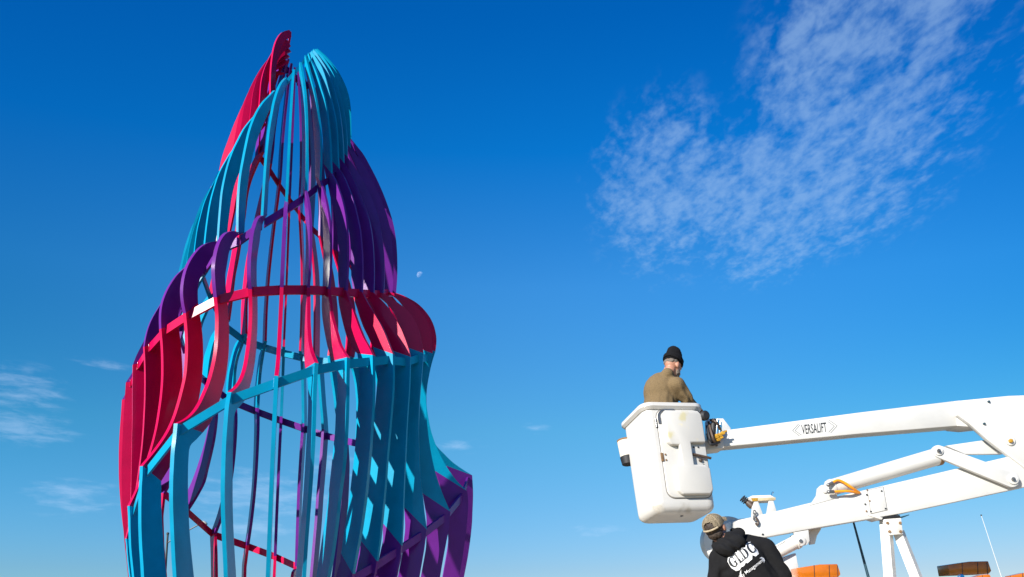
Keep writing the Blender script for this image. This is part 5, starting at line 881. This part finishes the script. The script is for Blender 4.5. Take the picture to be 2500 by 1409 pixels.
# serif capitals drawn as outlines
def ring_arc(cx, cy, rx, ry, a0, a1, t0, t1, n=18):
    o = []; i_ = []
    for j in range(n + 1):
        a = math.radians(a0 + (a1 - a0) * j / n); w = t0 + (t1 - t0) * math.sin(math.pi * j / n)
        o.append((cx + rx * math.cos(a), cy + ry * math.sin(a))); i_.append((cx + (rx - w) * math.cos(a), cy + (ry - w * .55) * math.sin(a)))
    return [(o[j], o[j + 1], i_[j + 1], i_[j]) for j in range(n)]
def rect(x0, y0, x1, y1): return [((x0, y0), (x1, y0), (x1, y1), (x0, y1))]
GL = ring_arc(.36, .5, .36, .52, 38, 322, .10, .24) + rect(.54, .06, .70, .44) + rect(.42, .38, .78, .47) + rect(.58, .64, .67, .94)
LL = rect(.90, 0, 1.09, 1) + rect(.82, .93, 1.17, 1) + rect(.82, 0, 1.36, .09) + rect(1.28, 0, 1.38, .30)
DL = rect(1.50, 0, 1.69, 1) + rect(1.42, .92, 1.8, 1) + rect(1.42, 0, 1.8, .08) + ring_arc(1.72, .5, .42, .5, -90, 90, .08, .24)
CL = ring_arc(2.62, .5, .36, .52, 42, 318, .10, .24) + rect(2.82, .62, 2.91, .94) + rect(2.82, .06, 2.91, .3)
def quads(qs):
    bm = bmesh.new()
    for q in qs: bm.faces.new([bm.verts.new((x, y, 0)) for x, y in q])
    return bm
def fineq(qs):
    bm = quads(qs)
    for _ in range(3): bmesh.ops.subdivide_edges(bm, edges=[e for e in bm.edges if e.calc_length() > .2], cuts=1, use_grid_fill=True)
    return bm
def drop(qs, g, dx=0, dy=0):
    out = []
    for q in qs:
        c = [(x + dx, y + dy) for x, y in q]; mx = sum(x for x, y in c) / 4; my = sum(y for x, y in c) / 4
        out.append([(x + g * (1 if x > mx else -1), y + g * (1 if y > my else -1)) for x, y in c])
    return out
def fillpoly(pl):
    bm = bmesh.new(); bm.faces.new([bm.verts.new((x, y, 0)) for x, y in pl]); bmesh.ops.triangulate(bm, faces=bm.faces); return bm
ORG, PW, PH = (1790, 1388), 72, 26
B = (0, 3.0, 0, 1)
backing = [(-.08, .5), (-.04, .85), (.2, 1.1), (.5, 1.1), (.72, .98), (.80, 1.07), (1.2, 1.07), (1.24, .98), (1.40, 1.07), (1.8, 1.07), (2.12, .9), (2.25, .85), (2.42, 1.07), (2.7, 1.1), (2.96, 1.0), (2.98, .3), (3.05, -.05), (2.95, -.42), (2.55, -.42), (2.35, -.12), (2.1, -.42), (1.5, -.45), (1.38, -.30), (1.05, -.45), (.75, -.38), (.45, -.5), (.1, -.35), (-.08, .1)]
def lay(bm, off, name, m): link(name, to_mesh(print_mesh(bm, ORG, PW, PH, off, *B)), m, hd_ob, smooth_angle=0)
def dense(pl):
    """fill the outline with a fine grid so that it can follow the cloth"""
    bm = fillpoly(pl)
    for _ in range(4): bmesh.ops.subdivide_edges(bm, edges=[e for e in bm.edges if e.calc_length() > .22], cuts=1, use_grid_fill=True); bmesh.ops.triangulate(bm, faces=bm.faces)
    return bm
lay(dense(backing), .0045, 'print_backing', M_PRINT)
lay(fineq(GL + LL + DL + CL), .0095, 'print_letters', M_INK)
lay(dense([(.02, -1.55), (.06, -1.1), (.3, -.75), (.62, -.55), (.40, -.85), (.30, -1.2), (.34, -1.6)]), .004, 'print_swoosh', M_PRINT)
lay(dense([(2.75, -.78), (2.98, -.8), (3.12, -1.05), (3.06, -1.3), (2.82, -1.42), (2.96, -1.22), (2.98, -1.0)]), .004, 'print_swoosh', M_PRINT)
tb = letters('Facility Management', .004); bb = bounds(tb)
link('print_text', to_mesh(print_mesh(tb, (1799, 1424), 84, 12, .007, *bb)), M_PRINT, hd_ob, smooth_angle=0)

# ------------------------------------------------------------------ street lamp far behind
LY = 68.0
tp = at(409.5, 1303, LY); ft = Vector((tp.x, LY, 0))
lamp = tag(empty('street_lamp', ft), 'dark street lamp pole with long arm, far behind the sculpture', 'street lamp')
part('pole', tube([ft, tp], [.13, .095], 12), M_DARKMETAL := mat('dark_pole_metal', (.045, .045, .045), rough=.5), lamp)
part('pole_cap', ball(tp, .14, 2), M_DARKMETAL, lamp)
part('arm', tube(catmull([tuple(at(*p, LY)) for p in ((409, 1326), (420, 1318), (455, 1298), (476, 1286), (490, 1279))], 4), .055, 8), M_DARKMETAL, lamp)
h0, h1 = at(487, 1276, LY), at(506, 1279.5, LY)
hd = part('lamp_head', lathe(h0, h1 - h0, [(-.05, .05), (.08, .16), (.3, .24), (.55, .2), (.74, .08), (.78, .03)], 16), mat('lamp_head_grey', (.5, .47, .4), rough=.4), lamp)
part('photocell', lathe(at(488.5, 1274.5, LY), (0, 0, 1), [(0, .07), (.16, .07)], 10), M_BLACK, hd)
# ------------------------------------------------------------------ moon: day moon, lit by the same sun, seen through the sky's own light
mm = bpy.data.materials.new('moon_dust'); mm.use_nodes = True; nt = mm.node_tree; nt.nodes.clear()
o_ = nt.nodes.new('ShaderNodeOutputMaterial'); ad = nt.nodes.new('ShaderNodeAddShader'); tr = nt.nodes.new('ShaderNodeBsdfTransparent'); df = nt.nodes.new('ShaderNodeBsdfDiffuse')
nz_ = nt.nodes.new('ShaderNodeTexNoise'); nz_.inputs['Scale'].default_value = .35; tcm = nt.nodes.new('ShaderNodeTexCoord'); rp = nt.nodes.new('ShaderNodeValToRGB')
nt.links.new(tcm.outputs['Object'], nz_.inputs['Vector']); nt.links.new(nz_.outputs[0], rp.inputs[0]); nt.links.new(rp.outputs[0], df.inputs['Color'])
rp.color_ramp.elements[0].position = .35; rp.color_ramp.elements[0].color = (.06, .055, .05, 1); rp.color_ramp.elements[1].position = .65; rp.color_ramp.elements[1].color = (.13, .125, .115, 1)
nt.links.new(tr.outputs[0], ad.inputs[0]); nt.links.new(df.outputs[0], ad.inputs[1]); nt.links.new(ad.outputs[0], o_.inputs[0])
mv = ray(1026, 672).normalized() * 900
bm = ball((0, 0, 0), 900 * .0091 / 2, 5)
bmesh.ops.delete(bm, geom=[f for f in bm.faces if f.normal.dot(SDIR) < 0.0], context='FACES')      # the night side melts into the blue
mo = link('moon', to_mesh(bm), mm, smooth_angle=180); mo.location = Vector((0, 0, ZC)) + mv
tag(mo, 'pale gibbous day moon in the blue sky right of the sculpture', 'moon')
